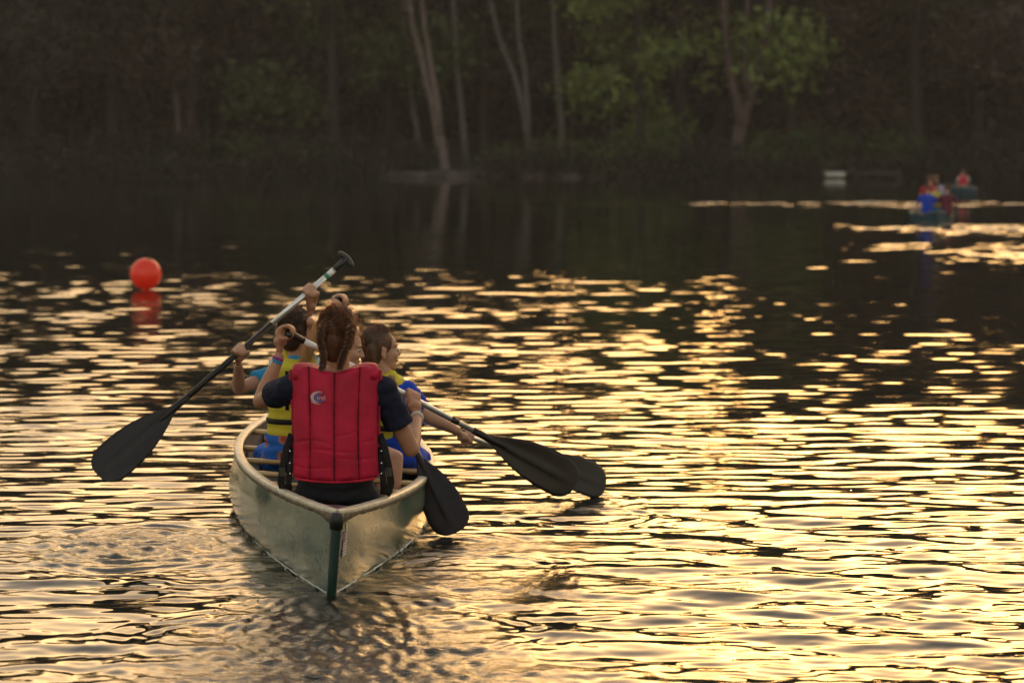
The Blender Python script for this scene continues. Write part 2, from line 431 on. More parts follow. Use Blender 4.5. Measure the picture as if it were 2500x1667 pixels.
for (x, y, v, s, lf, bk, lab) in FRONT:
    plant_tree(x, y, v, s, random.random()*6.28, lf, bk, lab)
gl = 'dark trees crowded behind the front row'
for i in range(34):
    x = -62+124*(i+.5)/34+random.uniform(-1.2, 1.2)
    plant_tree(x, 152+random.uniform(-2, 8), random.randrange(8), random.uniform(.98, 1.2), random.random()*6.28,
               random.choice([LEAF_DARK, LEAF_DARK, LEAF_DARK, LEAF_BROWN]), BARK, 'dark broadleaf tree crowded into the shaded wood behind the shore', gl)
# the wood behind, one mass
lobes = []
for i in range(170):
    x = -150+300*((i*.5) % 85+random.uniform(-.3, .3))/85; y = random.uniform(158, 166) if i % 2 else random.uniform(168, 178)
    if abs(x) > 62: y = random.uniform(140, 180)
    z = ground_z(x, y); hh = random.uniform(17, 23)
    lobes += [(x, y, z+hh*.78, 4.6, 4.2, 5), (x, y, z+hh*.42, 4.2, 4.2, 4.4), (x, y, z+hh*.22, 4.2, 4.2, 4), (x, y, z+hh*.05, 4.2, 4.2, 3)]
V, F = leaves(lobes, 330000, .62, 5)
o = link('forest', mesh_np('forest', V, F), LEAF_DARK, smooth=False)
tag(o, 'dense dark wood filling the slope behind the shore trees', 'forest', kind='stuff')

# trunks the photograph shows one by one
def bare(label, chains, rads, bark, name='tree_trunk', crown=None, Y=140.5, leaf=None):
    o = empty(name, at(*chains[0][0], Y)); o.location.z = 0
    inv = o.location.copy()
    mb = MB()
    for ch, rr in zip(chains, rads):
        pts = [at(px, py, Y+ (0 if j == 0 else .15*j)) - inv for j, (px, py) in enumerate(ch)]
        n = len(pts); mb.tube(pts, [lerp(rr[0], rr[1], j/(n-1)) for j in range(n)], 8)
    mb.build('trunk', bark, o)
    if crown:
        lobes = [(*(at(px, py, Y+dy)-inv), a, a, b) for (px, py, dy, a, b) in crown]
        V, F = leaves(lobes, 1500, .24, int(chains[0][0][0]))
        link('crown', mesh_np('crown', V, F), leaf or LEAF_DARK, o, smooth=False)
    tag(o, label, 'tree')
bare('pale bare leaning tree with two long stems at the waterline', [[(1022, 412), (1020, 385), (1012, 330), (1000, 260), (985, 200), (968, 130), (950, 70), (935, -20), (925, -160)],
      [(1012, 310), (1006, 240), (990, 150), (975, 60), (965, -40), (962, -180)], [(1015, 360), (1000, 350), (982, 345)]],
     [(.40, .12), (.20, .08), (.10, .05)], BARK_PALE, crown=[(930, -200, 0, 2.6, 2.2), (975, -260, 1, 2.8, 2.4)], leaf=LEAF_BROWN)
bare('slim straight grey trunk just right of the pale leaning tree', [[(1072, 395), (1066, 320), (1058, 240), (1050, 160), (1042, 20), (1038, -150)]], [(.22, .12)], BARK_GREY, crown=[(1038, -200, 1, 2.6, 2.4)], Y=142)
bare('thin grey trunk leaning left of the pale leaning tree', [[(972, 380), (962, 320), (948, 240), (935, 150), (925, 0), (920, -120)]], [(.16, .08)], BARK_GREY, crown=[(915, -170, 1, 2.4, 2.2)], Y=143)
bare('pair of slim grey trunks joined in a V low down', [[(1218, 370), (1214, 320), (1200, 240), (1180, 170), (1150, 100), (1125, 0), (1110, -140)], [(1214, 320), (1212, 250), (1205, 160), (1192, 90), (1185, -20), (1180, -150)]],
     [(.24, .10), (.18, .09)], BARK_GREY, crown=[(1110, -190, 0, 2.6, 2.2), (1185, -200, 1, 2.6, 2.2)], Y=141.5)
bare('single straight pale trunk rising behind the shore bushes', [[(1290, 380), (1289, 265), (1280, 170), (1274, 80), (1270, -20), (1270, -160)]], [(.26, .14)], BARK_GREY, crown=[(1270, -210, 1, 2.6, 2.4)], Y=143)
bare('short faint grey trunk right of the single straight pale trunk', [[(1408, 380), (1410, 260), (1416, 180), (1420, 60), (1420, -120)]], [(.20, .12)], BARK_GREY, crown=[(1420, -170, 1, 2.4, 2.2)], Y=145)
bare('grey trunk half hidden under the brightest green tree', [[(1462, 380), (1462, 280), (1468, 220), (1470, 80), (1470, -120)]], [(.24, .14)], BARK_GREY, crown=[(1470, -170, 1, 2.4, 2.2)], Y=144)
bare('large purple-brown tree trunk forking into two limbs at the water', [[(1684, 412), (1688, 360), (1702, 290), (1718, 230), (1740, 160), (1760, 80), (1772, -30), (1780, -170)], [(1702, 290), (1690, 220), (1672, 130), (1664, 40), (1660, -60), (1655, -170)], [(1718, 230), (1712, 150), (1715, 60), (1718, -80)]],
     [(.46, .20), (.28, .13), (.2, .1)], BARK_RED, crown=[(1780, -230, 0, 3, 2.6), (1655, -230, 1, 3, 2.6)], Y=140)
bare('thin reddish trunk standing alone in the dark left wood', [[(412, 395), (410, 300), (405, 220), (402, 140), (400, 40), (398, -120)], [(402, 170), (392, 110), (385, 40)]], [(.24, .14), (.10, .05)], BARK_RED, crown=[(398, -180, 1, 2.8, 2.4)], Y=141.5)

# bushes along the waterline
def bush(px, w, hgt, leaf, label, group=None, Y=139.6, n=700):
    p = at(px, 400, Y); z = ground_z(p.x, Y)
    o = empty('bush', (p.x, Y, z-.05)); s = random.randrange(999)
    lobes = [(random.uniform(-.5, .5)*w, random.uniform(-.4, .4), hgt*random.uniform(.3, .65), w*.42, w*.3, hgt*.42) for _ in range(5)]
    V, F = leaves(lobes, n, .15, s); link('foliage', mesh_np('foliage', V, F), leaf, o, smooth=False)
    mb = MB()
    for k in range(5):
        e = Vector((random.uniform(-.45, .45)*w, random.uniform(-.3, .3), hgt*.75)); mb.tube([(e.x*.2, e.y*.2, 0), e*.6, e], [.03, .02, .01], 5)
    mb.build('stem', BARK, o); tag(o, label, 'bush', group)
bush(1400, 1.5, 1.3, LEAF_LIGHT, 'small bright yellow-green bush at the middle of the waterline')
bush(1470, 2.8, 3.4, LEAF_MID, 'tall rounded green bush right of the bright yellow-green one')
bush(1330, 3.2, 2.6, LEAF_MID, 'wide grey-green bush below the single straight pale trunk')
bush(1190, 2.6, 1.9, LEAF_MID, 'low olive bush at the foot of the V-shaped grey trunks')
bush(1265, 2.2, 1.8, LEAF_BROWN, 'low brownish bush between the olive and grey-green bushes')
bush(1770, 2.6, 3.2, LEAF_MID, 'tall green bush just right of the large forked trunk')
bush(1870, 2.6, 3.0, LEAF_MID, 'green bush between the large forked trunk and the jetty')
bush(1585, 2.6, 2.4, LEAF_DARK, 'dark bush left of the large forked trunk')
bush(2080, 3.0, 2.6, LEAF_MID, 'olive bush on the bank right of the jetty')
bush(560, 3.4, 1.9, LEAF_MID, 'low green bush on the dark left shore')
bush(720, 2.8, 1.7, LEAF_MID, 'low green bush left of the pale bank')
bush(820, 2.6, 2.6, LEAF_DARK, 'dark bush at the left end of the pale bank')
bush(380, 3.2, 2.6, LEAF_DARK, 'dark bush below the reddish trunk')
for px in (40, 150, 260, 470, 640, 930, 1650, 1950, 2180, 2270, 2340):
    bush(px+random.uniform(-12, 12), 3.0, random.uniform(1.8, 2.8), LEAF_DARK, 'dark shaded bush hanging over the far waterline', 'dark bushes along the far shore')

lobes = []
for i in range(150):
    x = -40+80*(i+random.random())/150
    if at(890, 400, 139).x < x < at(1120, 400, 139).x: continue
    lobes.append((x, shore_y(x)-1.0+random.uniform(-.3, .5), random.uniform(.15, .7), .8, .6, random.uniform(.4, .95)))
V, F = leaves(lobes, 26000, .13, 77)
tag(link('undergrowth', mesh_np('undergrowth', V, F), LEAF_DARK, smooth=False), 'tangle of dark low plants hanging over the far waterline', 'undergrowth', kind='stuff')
# pale bank and the small jetty
mb = MB()
p0, p1 = at(895, 408, 138.2), at(1390, 408, 138.2)
N = 40
pts = [Vector((lerp(p0.x, p1.x, i/N), 138.3+.5*math.sin(i*.9), .04+.05*math.sin(i*1.7))) for i in range(N+1)]
mb.tube(pts, [.02+.30*math.sin(math.pi*min(1, max(0, i/N)))**.5*(.75+.25*math.sin(i*2.3)) for i in range(N+1)], 8, flat=(1, 1.6))
bank = mb.build('bank', noisy('pale_mud', (.045, .034, .032), (.085, .065, .058), scale=1.2, rough=.9, bump=.5, bdist=.05)); tag(bank, kind='structure')

def jetty():
    W = noisy('jetty_paint', (.34, .31, .29), (.5, .46, .43), scale=3, rough=.6, bump=.2)
    a, b = at(1892, 415, 134), at(2068, 415, 134)
    o = empty('jetty', ((a.x+b.x)/2, 134, 0)); L = (b.x-a.x)/2
    n = 12
    me = MB().box((0, 0, 0), (L/n-.012, .7, .03)).mesh('plank')
    wm = W
    dim = noisy('jetty_wood_dark', (.025, .021, .02), (.045, .038, .036), scale=3, rough=.8)
    for i in range(n):
        q = link('plank', me, None, o, smooth=False); q.location = (-L+L/n*(2*i+1), 0, .30)
        if not me.materials: me.materials.append(wm)
        q.material_slots[0].link = 'OBJECT'; q.material_slots[0].material = wm if i < 3 else dim
    MB().box((-L*.74, -.72, .24), (L*.25, .03, .13)).build('skirt', wm, o, smooth=False)
    MB().box((L*.42, -.72, .26), (L*.57, .025, .05)).build('stringer', dim, o, smooth=False)
    for xx in (-L+.1, -L*.2, L*.4, L-.1):
        for yy in (-.6, .6):
            MB().tube([(xx, yy, -1.0), (xx, yy, .5 if yy > 0 else .26)], .06, 8).build('post', dim, o)
    tag(o, 'small low jetty with a white-painted end on the far right shore', 'jetty')
jetty()

def haze():  # thin volume added to lift the dark tones of the far shore
    me = MB().box((0, 62, 15.8), (178, 165, 19.8)).mesh('haze')
    m = bpy.data.materials.new('tone_lift_haze'); m.use_nodes = True; t = m.node_tree; t.nodes.remove(t.nodes['Principled BSDF'])
    v = t.nodes.new('ShaderNodeVolumePrincipled'); v.inputs['Color'].default_value = (.98, .88, .84, 1); v.inputs['Density'].default_value = HAZE
    v.inputs['Anisotropy'].default_value = .3
    t.links.new(v.outputs[0], t.nodes['Material Output'].inputs['Volume'])
    o = link('haze', me, m, smooth=False); tag(o, kind='stuff')
HAZE = .00036
haze()
# ------------------------------------------------------------------ canoe
def canoe_sec(y, u, L=CANOE_L, inset=0.0, grow=0.0):
    "point on the hull skin; u from -1 (left gunwale) over the keel to 1"
    t = min(max(y/L, 0), 1); s = math.sin(math.pi*min(max(t, .004), .996))
    w = max(.010, .515*s**.93 - inset); zg = .275+.075*abs(2*t-1)**2.6
    wb = w*(1.0-.10*(1-s)); dp = .135*(s**.35) - inset
    a = abs(u)
    P = [(0, -dp), (.62*wb*s**.3, -dp*.86), (.98*wb, -.015), (1.045*w, .5*zg), (w, zg)]
    q = a*4; i = min(int(q), 3); f = q-i
    def cr(k):
        p0 = P[i-1][k] if i > 0 else (-P[1][k] if k == 0 else P[1][k])
        p3 = P[i+2][k] if i < 3 else 2*P[4][k]-P[3][k]
        p1, p2 = P[i][k], P[i+1][k]
        return .5*((2*p1)+(-p0+p2)*f+(2*p0-5*p1+4*p2-p3)*f*f+(-p0+3*p1-3*p2+p3)*f**3)
    x, z = cr(0), cr(1)
    yy = y
    e = (1 if t < .5 else -1)*(.10*max(0, -z/.13)**1.6*(1-s)**3 - .02*max(0, z)/.34*(1-s)**2)
    return Vector((math.copysign(x+grow, u) if u else 0.0, yy+e, z))

def canoe(label, group, loc, rz, roll, mats, full=True, length=1.0):
    o = empty('canoe', loc); o.rotation_mode = 'QUATERNION'
    o.rotation_quaternion = Quaternion((0, 0, 1), rz) @ Quaternion((0, 1, 0), roll); o.scale = (1, length, 1)
    NY, NU = (150, 48) if full else (40, 24)
    ys = [CANOE_L*(1-math.cos(math.pi*i/NY))/2 for i in range(NY+1)]; us = [-1+2*k/NU for k in range(NU+1)]
    def grid(inset, name, mat, flip, zoff=0):
        V = np.array([canoe_sec(y, u, inset=inset)+Vector((0, 0, zoff)) for y in ys for u in us])
        if full and not flip:                 # shallow dents of an old hull
            for j in range(len(V)):
                v = V[j]; V[j][0] += .010*noise.noise(Vector((v[1]*2.2, v[2]*6, v[0]*.4)))*np.sign(v[0])*min(1, abs(v[0])*6)
        n = NU+1
        i = np.arange(NY)[:, None]*n+np.arange(NU)[None, :]
        F = np.stack([i, i+1, i+n+1, i+n], -1).reshape(-1, 4)
        if flip: F = F[:, ::-1]
        return link(name, mesh_np(name, V, F), mat, o)
    grid(0, 'hull', mats['hull'], False)
    grid(.009, 'hull_lining', mats['lining'], True, .004)
    for sd in (-1, 1):
        pts = [canoe_sec(y, sd)+Vector((-sd*.010, 0, .006)) for y in ys]
        mb = MB(); n = len(pts); vs, fs = [], []
        wdt = [.026*min(1, .35+8*math.sin(math.pi*y/CANOE_L)) for y in ys]
        prof = [(-.66, -.002), (-.64, .007), (-.58, .0095), (.0, .0105), (.54, .0085), (.62, .005), (.64, -.004), (.60, -.012), (.30, -.012), (-.60, -.010)]
        for i, p in enumerate(pts):
            for (a, b) in prof:
                wob = .0012*noise.noise(Vector((p.y*14, a*3, sd)))
                vs.append(p+Vector((sd*a*wdt[i]*1.35, 0, b+wob)))
        m = len(prof)
        for i in range(n-1):
            for k in range(m):
                a, b = i*m+k, i*m+(k+1) % m
                fs.append((a, b, b+m, a+m))
        fs.append(tuple(range(m))); fs.append(tuple((n-1)*m+k for k in range(m)))
        mb.add(vs, fs); mb.build('gunwale', mats['gunwale'], o)
        if full:                                # the worn rub strip under the gunwale
            vs, fs = [], []
            for i, y in enumerate(ys):
                y = max(y, .02)
                zt = canoe_sec(y, sd); near = math.exp(-(y/.13)**2)+math.exp(-((CANOE_L-y)/.13)**2)
                hgt = .020+.034*near+.006*noise.noise(Vector((y*16, 3, sd)))+.003*noise.noise(Vector((y*50, 3, sd)))
                for a, b in ((.004, -.002), (.0055, -.012), (.0045, -hgt), (.001, -hgt-.002)):
                    vs.append(canoe_sec(y, sd)+Vector((sd*(a+.006), 0, b)) if b > -.013 else Vector((canoe_sec(y, sd).x+sd*(a+.003), zt.y, zt.z+b)))
            for i in range(NY):
                for k in range(3):
                    a = i*4+k; fs.append((a, a+1, a+5, a+4))
            mb = MB(); mb.add(vs, fs); mb.build('rub_strip', mats['rub'], o)
    for (y, cap) in ((0, 1), (CANOE_L, -1)):
        if not full and cap == -1: continue
        zs = [.352, .335, .30, .2, .1, 0, -.06, -.11]
        pts = [Vector((0, y+cap*(-.012+(.10*max(0, -z/.13)**1.6)-.02*max(0, z)/.34), z)) for z in zs]
        mb = MB(); mb.tube(pts, [.021, .026, .0255, .0245, .0235, .0225, .021, .015], 16, flat=(1, .95)); mb.build('stem_band', mats['band'], o)
        if full:
            mb = MB(); mb.tube([pts[0]+Vector((0, 0, .004)), pts[0]+Vector((0, 0, -.004)), pts[2]+Vector((0, 0, -.012))], [.022, .029, .0285], 16); mb.build('stem_cap', mats['cap'], o)
    # end decks
    for (a, b) in ((.03, .40), (CANOE_L-.40, CANOE_L-.03)):
        vs, fs = [], []
        for i in range(13):
            y = lerp(a, b, i/12); p = canoe_sec(y, 1)
            cx = abs(p.x)-.012
            for k in range(7):
                xx = -cx+2*cx*k/6; vs.append(Vector((xx, y, p.z-.010+.012*(1-(2*k/6-1)**2)-.004*0)))
        for i in range(12):
            for k in range(6):
                q = i*7+k; fs.append((q, q+1, q+8, q+7))
        n0 = len(vs)
        mb = MB(); mb.add(vs, fs); mb.add([v-Vector((0, 0, .012)) for v in vs], [f[::-1] for f in fs])
        mb.build('deck_plate', mats['deck'], o)
    if full:
        for sd in (-1, 1):
            p = canoe_sec(.33, sd); MB().tube([p+Vector((-sd*.055, -.014, .002)), p+Vector((-sd*.055, .014, .002))], .0065, 8).build('deck_bolt', mats['metal'], o)
        for y in (1.22, 1.62, 2.12, 2.62, 3.35, 4.2):
            p = canoe_sec(y, 1); q = canoe_sec(y, -1); z = p.z-.012
            n = 12; pts = [Vector((lerp(q.x+.012, p.x-.012, k/n), y, z+.006*math.sin(math.pi*k/n))) for k in range(n+1)]
            MB().tube(pts, [.017 if 1 < k < n-1 else .021 for k in range(n+1)], 10, flat=(.75, 1.15), up=(0, 0, 1)).build('thwart', mats['wood'], o)
        for (y, w) in ((.78, .155), (1.95, .42), (2.35, .44), (4.0, .30)):   # seats hung below the gunwales
            for yy in (y-.11, y+.13):
                p = canoe_sec(yy, .92); x = abs(p.x)-.006
                MB().box((0, yy, .185), (x, .016, .012)).build('seat_rail', mats['wood'], o, smooth=False)
            n = 9; x = abs(canoe_sec(y-.1, .92).x)-.03
            for k in range(n):
                MB().box((-x+2*x*(k+.5)/n, y+.01, .200), (x/n*.8, .135, .003)).build('seat_web', mats['web'], o, smooth=False)
        for y in (0.5, .9, 1.4, 1.9, 2.4, 2.9, 3.4, 3.9, 4.4, 4.9):     # ribs on the floor
            pts = [canoe_sec(y, -.8+1.6*k/16, inset=.016)+Vector((0, 0, .005)) for k in range(17)]
            MB().tube(pts, .012, 6, flat=(.5, 1)).build('rib', mats['lining'], o)
    return o

HULL = noisy('green_hull_worn', (.010, .062, .052), (.17, .185, .12), scale=3.4, rough=.22, detail=9, stretch=(1, .8, 1.6), lo=.36, hi=.64, bump=.10, bscale=7, bdist=.02)
def specks(m):
    "dark pits and scuffs over the paint"
    t = m.node_tree; b = t.nodes['Principled BSDF']; tc = t.nodes.new('ShaderNodeTexCoord')
    src = b.inputs['Base Color'].links[0].from_socket
    n = t.nodes.new('ShaderNodeTexNoise'); n.inputs['Scale'].default_value = 48; n.inputs['Detail'].default_value = 4; n.inputs['Roughness'].default_value = .7
    n2 = t.nodes.new('ShaderNodeTexNoise'); n2.inputs['Scale'].default_value = 5
    t.links.new(tc.outputs['Object'], n.inputs['Vector']); t.links.new(tc.outputs['Object'], n2.inputs['Vector'])
    ad = t.nodes.new('ShaderNodeMath'); ad.operation = 'MULTIPLY_ADD'; ad.inputs[1].default_value = .35
    t.links.new(n2.outputs['Fac'], ad.inputs[0]); t.links.new(n.outputs['Fac'], ad.inputs[2])
    r = t.nodes.new('ShaderNodeValToRGB'); r.color_ramp.elements[0].position = .755; r.color_ramp.elements[1].position = .79
    t.links.new(ad.outputs[0], r.inputs['Fac'])
    mx = t.nodes.new('ShaderNodeMix'); mx.data_type = 'RGBA'; mx.inputs['B'].default_value = (.012, .014, .010, 1)
    t.links.new(r.outputs[0], mx.inputs['Factor']); t.links.new(src, mx.inputs['A']); t.links.new(mx.outputs['Result'], b.inputs['Base Color'])
    rr = t.nodes.new('ShaderNodeMapRange'); rr.inputs['To Min'].default_value = .14; rr.inputs['To Max'].default_value = .34
    t.links.new(n2.outputs['Fac'], rr.inputs['Value']); t.links.new(rr.outputs[0], b.inputs['Roughness'])
specks(HULL)
HULL.node_tree.nodes['Principled BSDF'].inputs['Coat Weight'].default_value = .3
HULL.node_tree.nodes['Principled BSDF'].inputs['Coat Roughness'].default_value = .12
CM = dict(hull=HULL,
  lining=noisy('canoe_lining_mauve_brown', (.13, .095, .085), (.21, .155, .14), scale=7, rough=.7, bump=.2),
  gunwale=noisy('gunwale_worn_cream', (.50, .42, .30), (.68, .60, .47), scale=16, rough=.42, detail=8, bump=.35, bscale=60, bdist=.003),
  rub=noisy('rub_strip_flaking', (.06, .04, .028), (.26, .19, .13), scale=40, rough=.7, detail=8, bump=.6, bscale=120, bdist=.003),
  band=principled('stem_band_dark_green', (.006, .028, .022), .35)[0],
  cap=principled('stem_cap_black', (.012, .010, .009), .5)[0],
  deck=noisy('deck_maroon_brown', (.055, .03, .032), (.16, .10, .10), scale=20, rough=.5, bump=.3),
  metal=principled('bolt_metal', (.8, .8, .8), .25, Metallic=.9)[0],
  wood=noisy('varnished_ash', (.42, .25, .10), (.58, .38, .18), scale=8, rough=.35, stretch=(.6, 4, 4), bump=.1),
  web=principled('seat_web_black', (.02, .02, .022), .8)[0])
CANOE = canoe('', None, CANOE_S, math.atan2(.0754, .9972), R(4.4), CM)
tag(CANOE, 'weathered green canoe with cream gunwales and dark stem band, nearest the camera', 'canoe', 'canoes on the lake')
CMAT = Matrix.LocRotScale(CANOE.location, CANOE.rotation_quaternion, None)

def text_mesh(txt, size, extrude=.0004):
    c = bpy.data.curves.new('text', 'FONT'); c.body = txt; c.size = size; c.extrude = extrude; c.align_x = 'CENTER'; c.align_y = 'CENTER'
    o = bpy.data.objects.new('text', c); COL.objects.link(o)
    dg = bpy.context.evaluated_depsgraph_get(); dg.update()
    me = bpy.data.meshes.new_from_object(o.evaluated_get(dg)); bpy.data.objects.remove(o)
    return me
# stickers on the right of the stern: a striped registration strip, its little yellow tab, a scuffed grey sticker
def hull_patch(y0, y1, z0, z1, name, mat, n=4, off=.0035, skew=0):
    vs, fs = [], []
    for i in range(n+1):
        for j in range(n+1):
            y = lerp(y0, y1, i/n); z = lerp(z0, z1, j/n)+skew*(y-y0)
            best = min((canoe_sec(y, .45+.55*k/120) for k in range(121)), key=lambda p: abs(p.z-z))
            vs.append(Vector((best.x+off+.003, y-.004, z)))
    for i in range(n):
        for j in range(n):
            a = i*(n+1)+j; fs.append((a, a+1, a+n+2, a+n+1))
    mb = MB(); mb.add(vs, fs); return mb.build(name, mat, CANOE)
PINKW = principled('sticker_pinkish_white', (.85, .66, .66), .5)[0]; PINKD = principled('sticker_dull_rose', (.28, .14, .15), .6)[0]
WHT = principled('sticker_grey_white', (.8, .8, .76), .5)[0]; GRY = principled('sticker_scuffed_grey', (.19, .19, .2), .6)[0]; YEL = principled('sticker_yellow', (.62, .52, .26), .5)[0]
hull_patch(.072, .118, .150, .262, 'registration_strip', PINKD, off=.0035)
for k in range(9):
    z = .155+.0125*k; y0 = .072 if k < 5 else .094
    hull_patch(y0, .117, z, z+.0062, 'strip_bar', WHT if k < 2 else PINKW, n=2, off=.0045, skew=.12)
hull_patch(.092, .120, .268, .295, 'yellow_tab', YEL, off=.0045)
hull_patch(.030, .068, .222, .246, 'grey_sticker', GRY, off=.004, skew=.3)

# the thin line of foam where the water meets the hull
def waterline():
    mb = MB(); inv = CMAT
    r = random.Random(3)
    for sd in (-1, 1):
        line = []
        for i in range(150):
            y = .02+2.5*(i/149)
            best = min((inv @ canoe_sec(y, sd*(.15+.6*k/90), grow=.003) for k in range(91)), key=lambda p: abs(p.z))
            line.append(best)
        for i in range(0, 149):
            if r.random() < (.04 if i < 100 else .45): continue
            a, b = line[i], line[i+1]
            rad = .0018+.0022*r.random() if sd < 0 else .002+.0045*r.random()
            mb.tube([a+Vector((0, 0, .002)), b+Vector((0, 0, .002))], [rad, rad*.8], 6)
            if r.random() < .12:
                c = a+Vector((sd*r.uniform(.004, .03), -r.uniform(0, .03), .001)); mb.ball(c, r.uniform(.0015, .004), seg=6, rings=4)
    o = mb.build('foam', principled('foam', (.72, .70, .64), .3)[0]); tag(o, 'thin line of foam along the stern half of the nearest canoe', kind='stuff')
waterline()

# ------------------------------------------------------------------ paddles
M_BLADE = noisy('blade_black_plastic', (.010, .006, .006), (.016, .010, .009), scale=14, rough=.36, bump=.12, bscale=90, bdist=.002)
M_BLADE.node_tree.nodes['Principled BSDF'].inputs['Specular IOR Level'].default_value = .35
M_ALU = noisy('paddle_shaft_aluminium', (.55, .54, .56), (.68, .67, .69), scale=30, rough=.3, Metallic=.75)
M_GRIP = principled('grip_black', (.014, .013, .013), .38)[0]
M_WHITE = principled('label_white', (.75, .74, .74), .4)[0]; M_ORANGE = principled('label_orange', (.70, .36, .07), .4)[0]
M_GREEN = principled('tape_green', (.02, .22, .12), .5)[0]; M_DRED = principled('dull_rose_label', (.3, .17, .15), .5)[0]
def blade_mesh(L=.52, W=.102):
    prof = [(0, .017), (.05, .020), (.11, .029), (.2, .048), (.32, .070), (.45, .087), (.6, .098), (.74, .101), (.83, .100), (.88, .0955), (.92, .086), (.955, .072), (.98, .056), (.993, .042), (1.0, .022)]
    prof = [(u, w*W/.102) for u, w in prof]
    vs, fs = [], []; n = 12
    P = []
    for i in range(len(prof)-1):
        for k in range(3):
            f = k/3; P.append((lerp(prof[i][0], prof[i+1][0], f), lerp(prof[i][1], prof[i+1][1], f)))
    P.append(prof[-1])
    for side in (1, -1):
        for (u, w) in P:
            for k in range(n+1):
                v = -1+2*k/n
                x = v*w
                rib = .0085*math.exp(-(x/.011)**2)*(1-float(sstep(.72, .97, u)))
                dish = .010*(v*v)*math.sin(math.pi*min(1, u*1.1))
                edge = .0022*(1-abs(v)**6)+.0010
                if side > 0: z = dish+edge+rib
                else: z = dish-edge-rib
                vs.append((x+.0*u, u*L, z))
    m = len(P)*(n+1)
    for i in range(len(P)-1):
        for k in range(n):
            a = i*(n+1)+k
            fs.append((a, a+1, a+n+2, a+n+1)); fs.append((m+a, m+a+n+1, m+a+n+2, m+a+1))
        for k in (0, n):
            a = i*(n+1)+k; fs.append((a, a+n+1, m+a+n+1, m+a) if k == 0 else (a, m+a, m+a+n+1, a+n+1))
    for i in (0, len(P)-1):
        for k in range(n):
            a = i*(n+1)+k; fs.append((a, m+a, m+a+1, a+1))
    mb = MB(); mb.add(vs, fs); return mb.mesh('blade')
BLADE = blade_mesh()
def paddle(label, top, tip, facing, black_from=.60, grip_dir=None, blade_twist=0, colour_bands=(), collar=None, rad=.0145):
    "a paddle from the middle of its T grip (top) to the end of its blade (tip)"
    top, tip = Vector(top), Vector(tip)
    y = (tip-top).normalized(); n = Vector(facing); z = (n-y*n.dot(y)).normalized(); x = y.cross(z)
    if blade_twist: 
        q = Quaternion(y, blade_twist); z = q @ z; x = q @ x
    L = (tip-top).length
    o = empty('paddle', top); M = Matrix((x, y, z)).transposed()
    o.rotation_euler = M.to_euler()
    lb = L-.52
    cut = lb*black_from/.66 if black_from < .66 else lb
    cut = min(cut, lb)
    MB().tube([(0, .06, 0), (0, cut, 0)], rad, 16).build('shaft', M_ALU, o)
    if cut < lb-.01: MB().tube([(0, cut-.001, 0), (0, lb+.03, 0)], [rad+.0012, rad+.0008], 16).build('shaft_sleeve', M_BLADE, o)
    b = link('blade', BLADE if not BLADE.users else BLADE, M_BLADE if not BLADE.materials else None, o) if not BLADE.materials else link('blade', BLADE, None, o)
    b.location = (0, lb, 0)
    MB().tube([(0, lb-.07, 0), (0, lb-.02, 0), (0, lb+.05, 0), (0, lb+.16, 0)], [rad+.0015, rad+.003, rad+.002, .008], 14).build('throat', M_BLADE, b)
    bpy.context.view_layer.update()
    b.children[0].location = (0, -lb, 0)
    MB().ball((0, .325, .0075), (.004, .004, .0025), seg=8, rings=6).build('rivet', CM['metal'], b)
    # T grip
    gx = Vector((1, 0, 0))
    if grip_dir is not None:
        g = M.inverted() @ Vector(grip_dir); gx = (g-Vector((0, g.y, 0))).normalized()
    mb = MB(); pts, rr = [], []
    for k in range(13):
        s = -1+2*k/12; pts.append(gx*(s*.052)+Vector((0, .012*s*s, 0))); rr.append(.0165*(1-.25*s*s)*(.55 if abs(s) == 1 else 1))
    mb.tube(pts, rr, 12); g = mb.build('grip', M_GRIP, o)
    MB().tube([(0, .0, 0), (0, .03, 0), (0, .09, 0)], [.018, .0175, .0165], 14).build('grip_neck', M_GRIP, o)
    for (a, c, mt) in colour_bands:
        MB().tube([(0, a, 0), (0, c, 0)], rad+.0006, 16).build('band', mt, o)
    tag(o, label, 'paddle', 'paddles')
    return o
PA = (at(660, 763, 11.2), at(1322, 1112, 11.62))
PB = (at(797, 594, 12.25), at(224, 1090, 11.6))
PC = (at(783, 690, 12.75), at(1048, 1222, 11.62))
PD = (at(762, 893, 12.15), at(1391, 1112, 13.02))
fc = Vector((0, -1, .25))
paddle('long paddle the woman in the red life jacket holds across her, blade out right', PA[0], PA[1], fc, .66, grip_dir=(.15, 1, -.05), colour_bands=[(.09, .16, M_WHITE), (.16, .19, M_ORANGE), (.96-.06, .96-.02, M_GRIP)])
paddle('raised paddle with its T grip in the air and black blade out on the left', PB[0], PB[1], fc, .30, grip_dir=(.62, -.2, -.75), colour_bands=[(.10, .135, M_WHITE), (.135, .155, M_GREEN)])
paddle('steep paddle whose black blade hangs just off the right gunwale', PC[0], PC[1], fc, .66, grip_dir=(.3, .8, 0))
paddle('paddle of the child in blue on the right, blade tip touching the water', PD[0], PD[1], fc, .66, blade_twist=R(-12))
def on_paddle(P, f): return P[0].lerp(P[1], f)

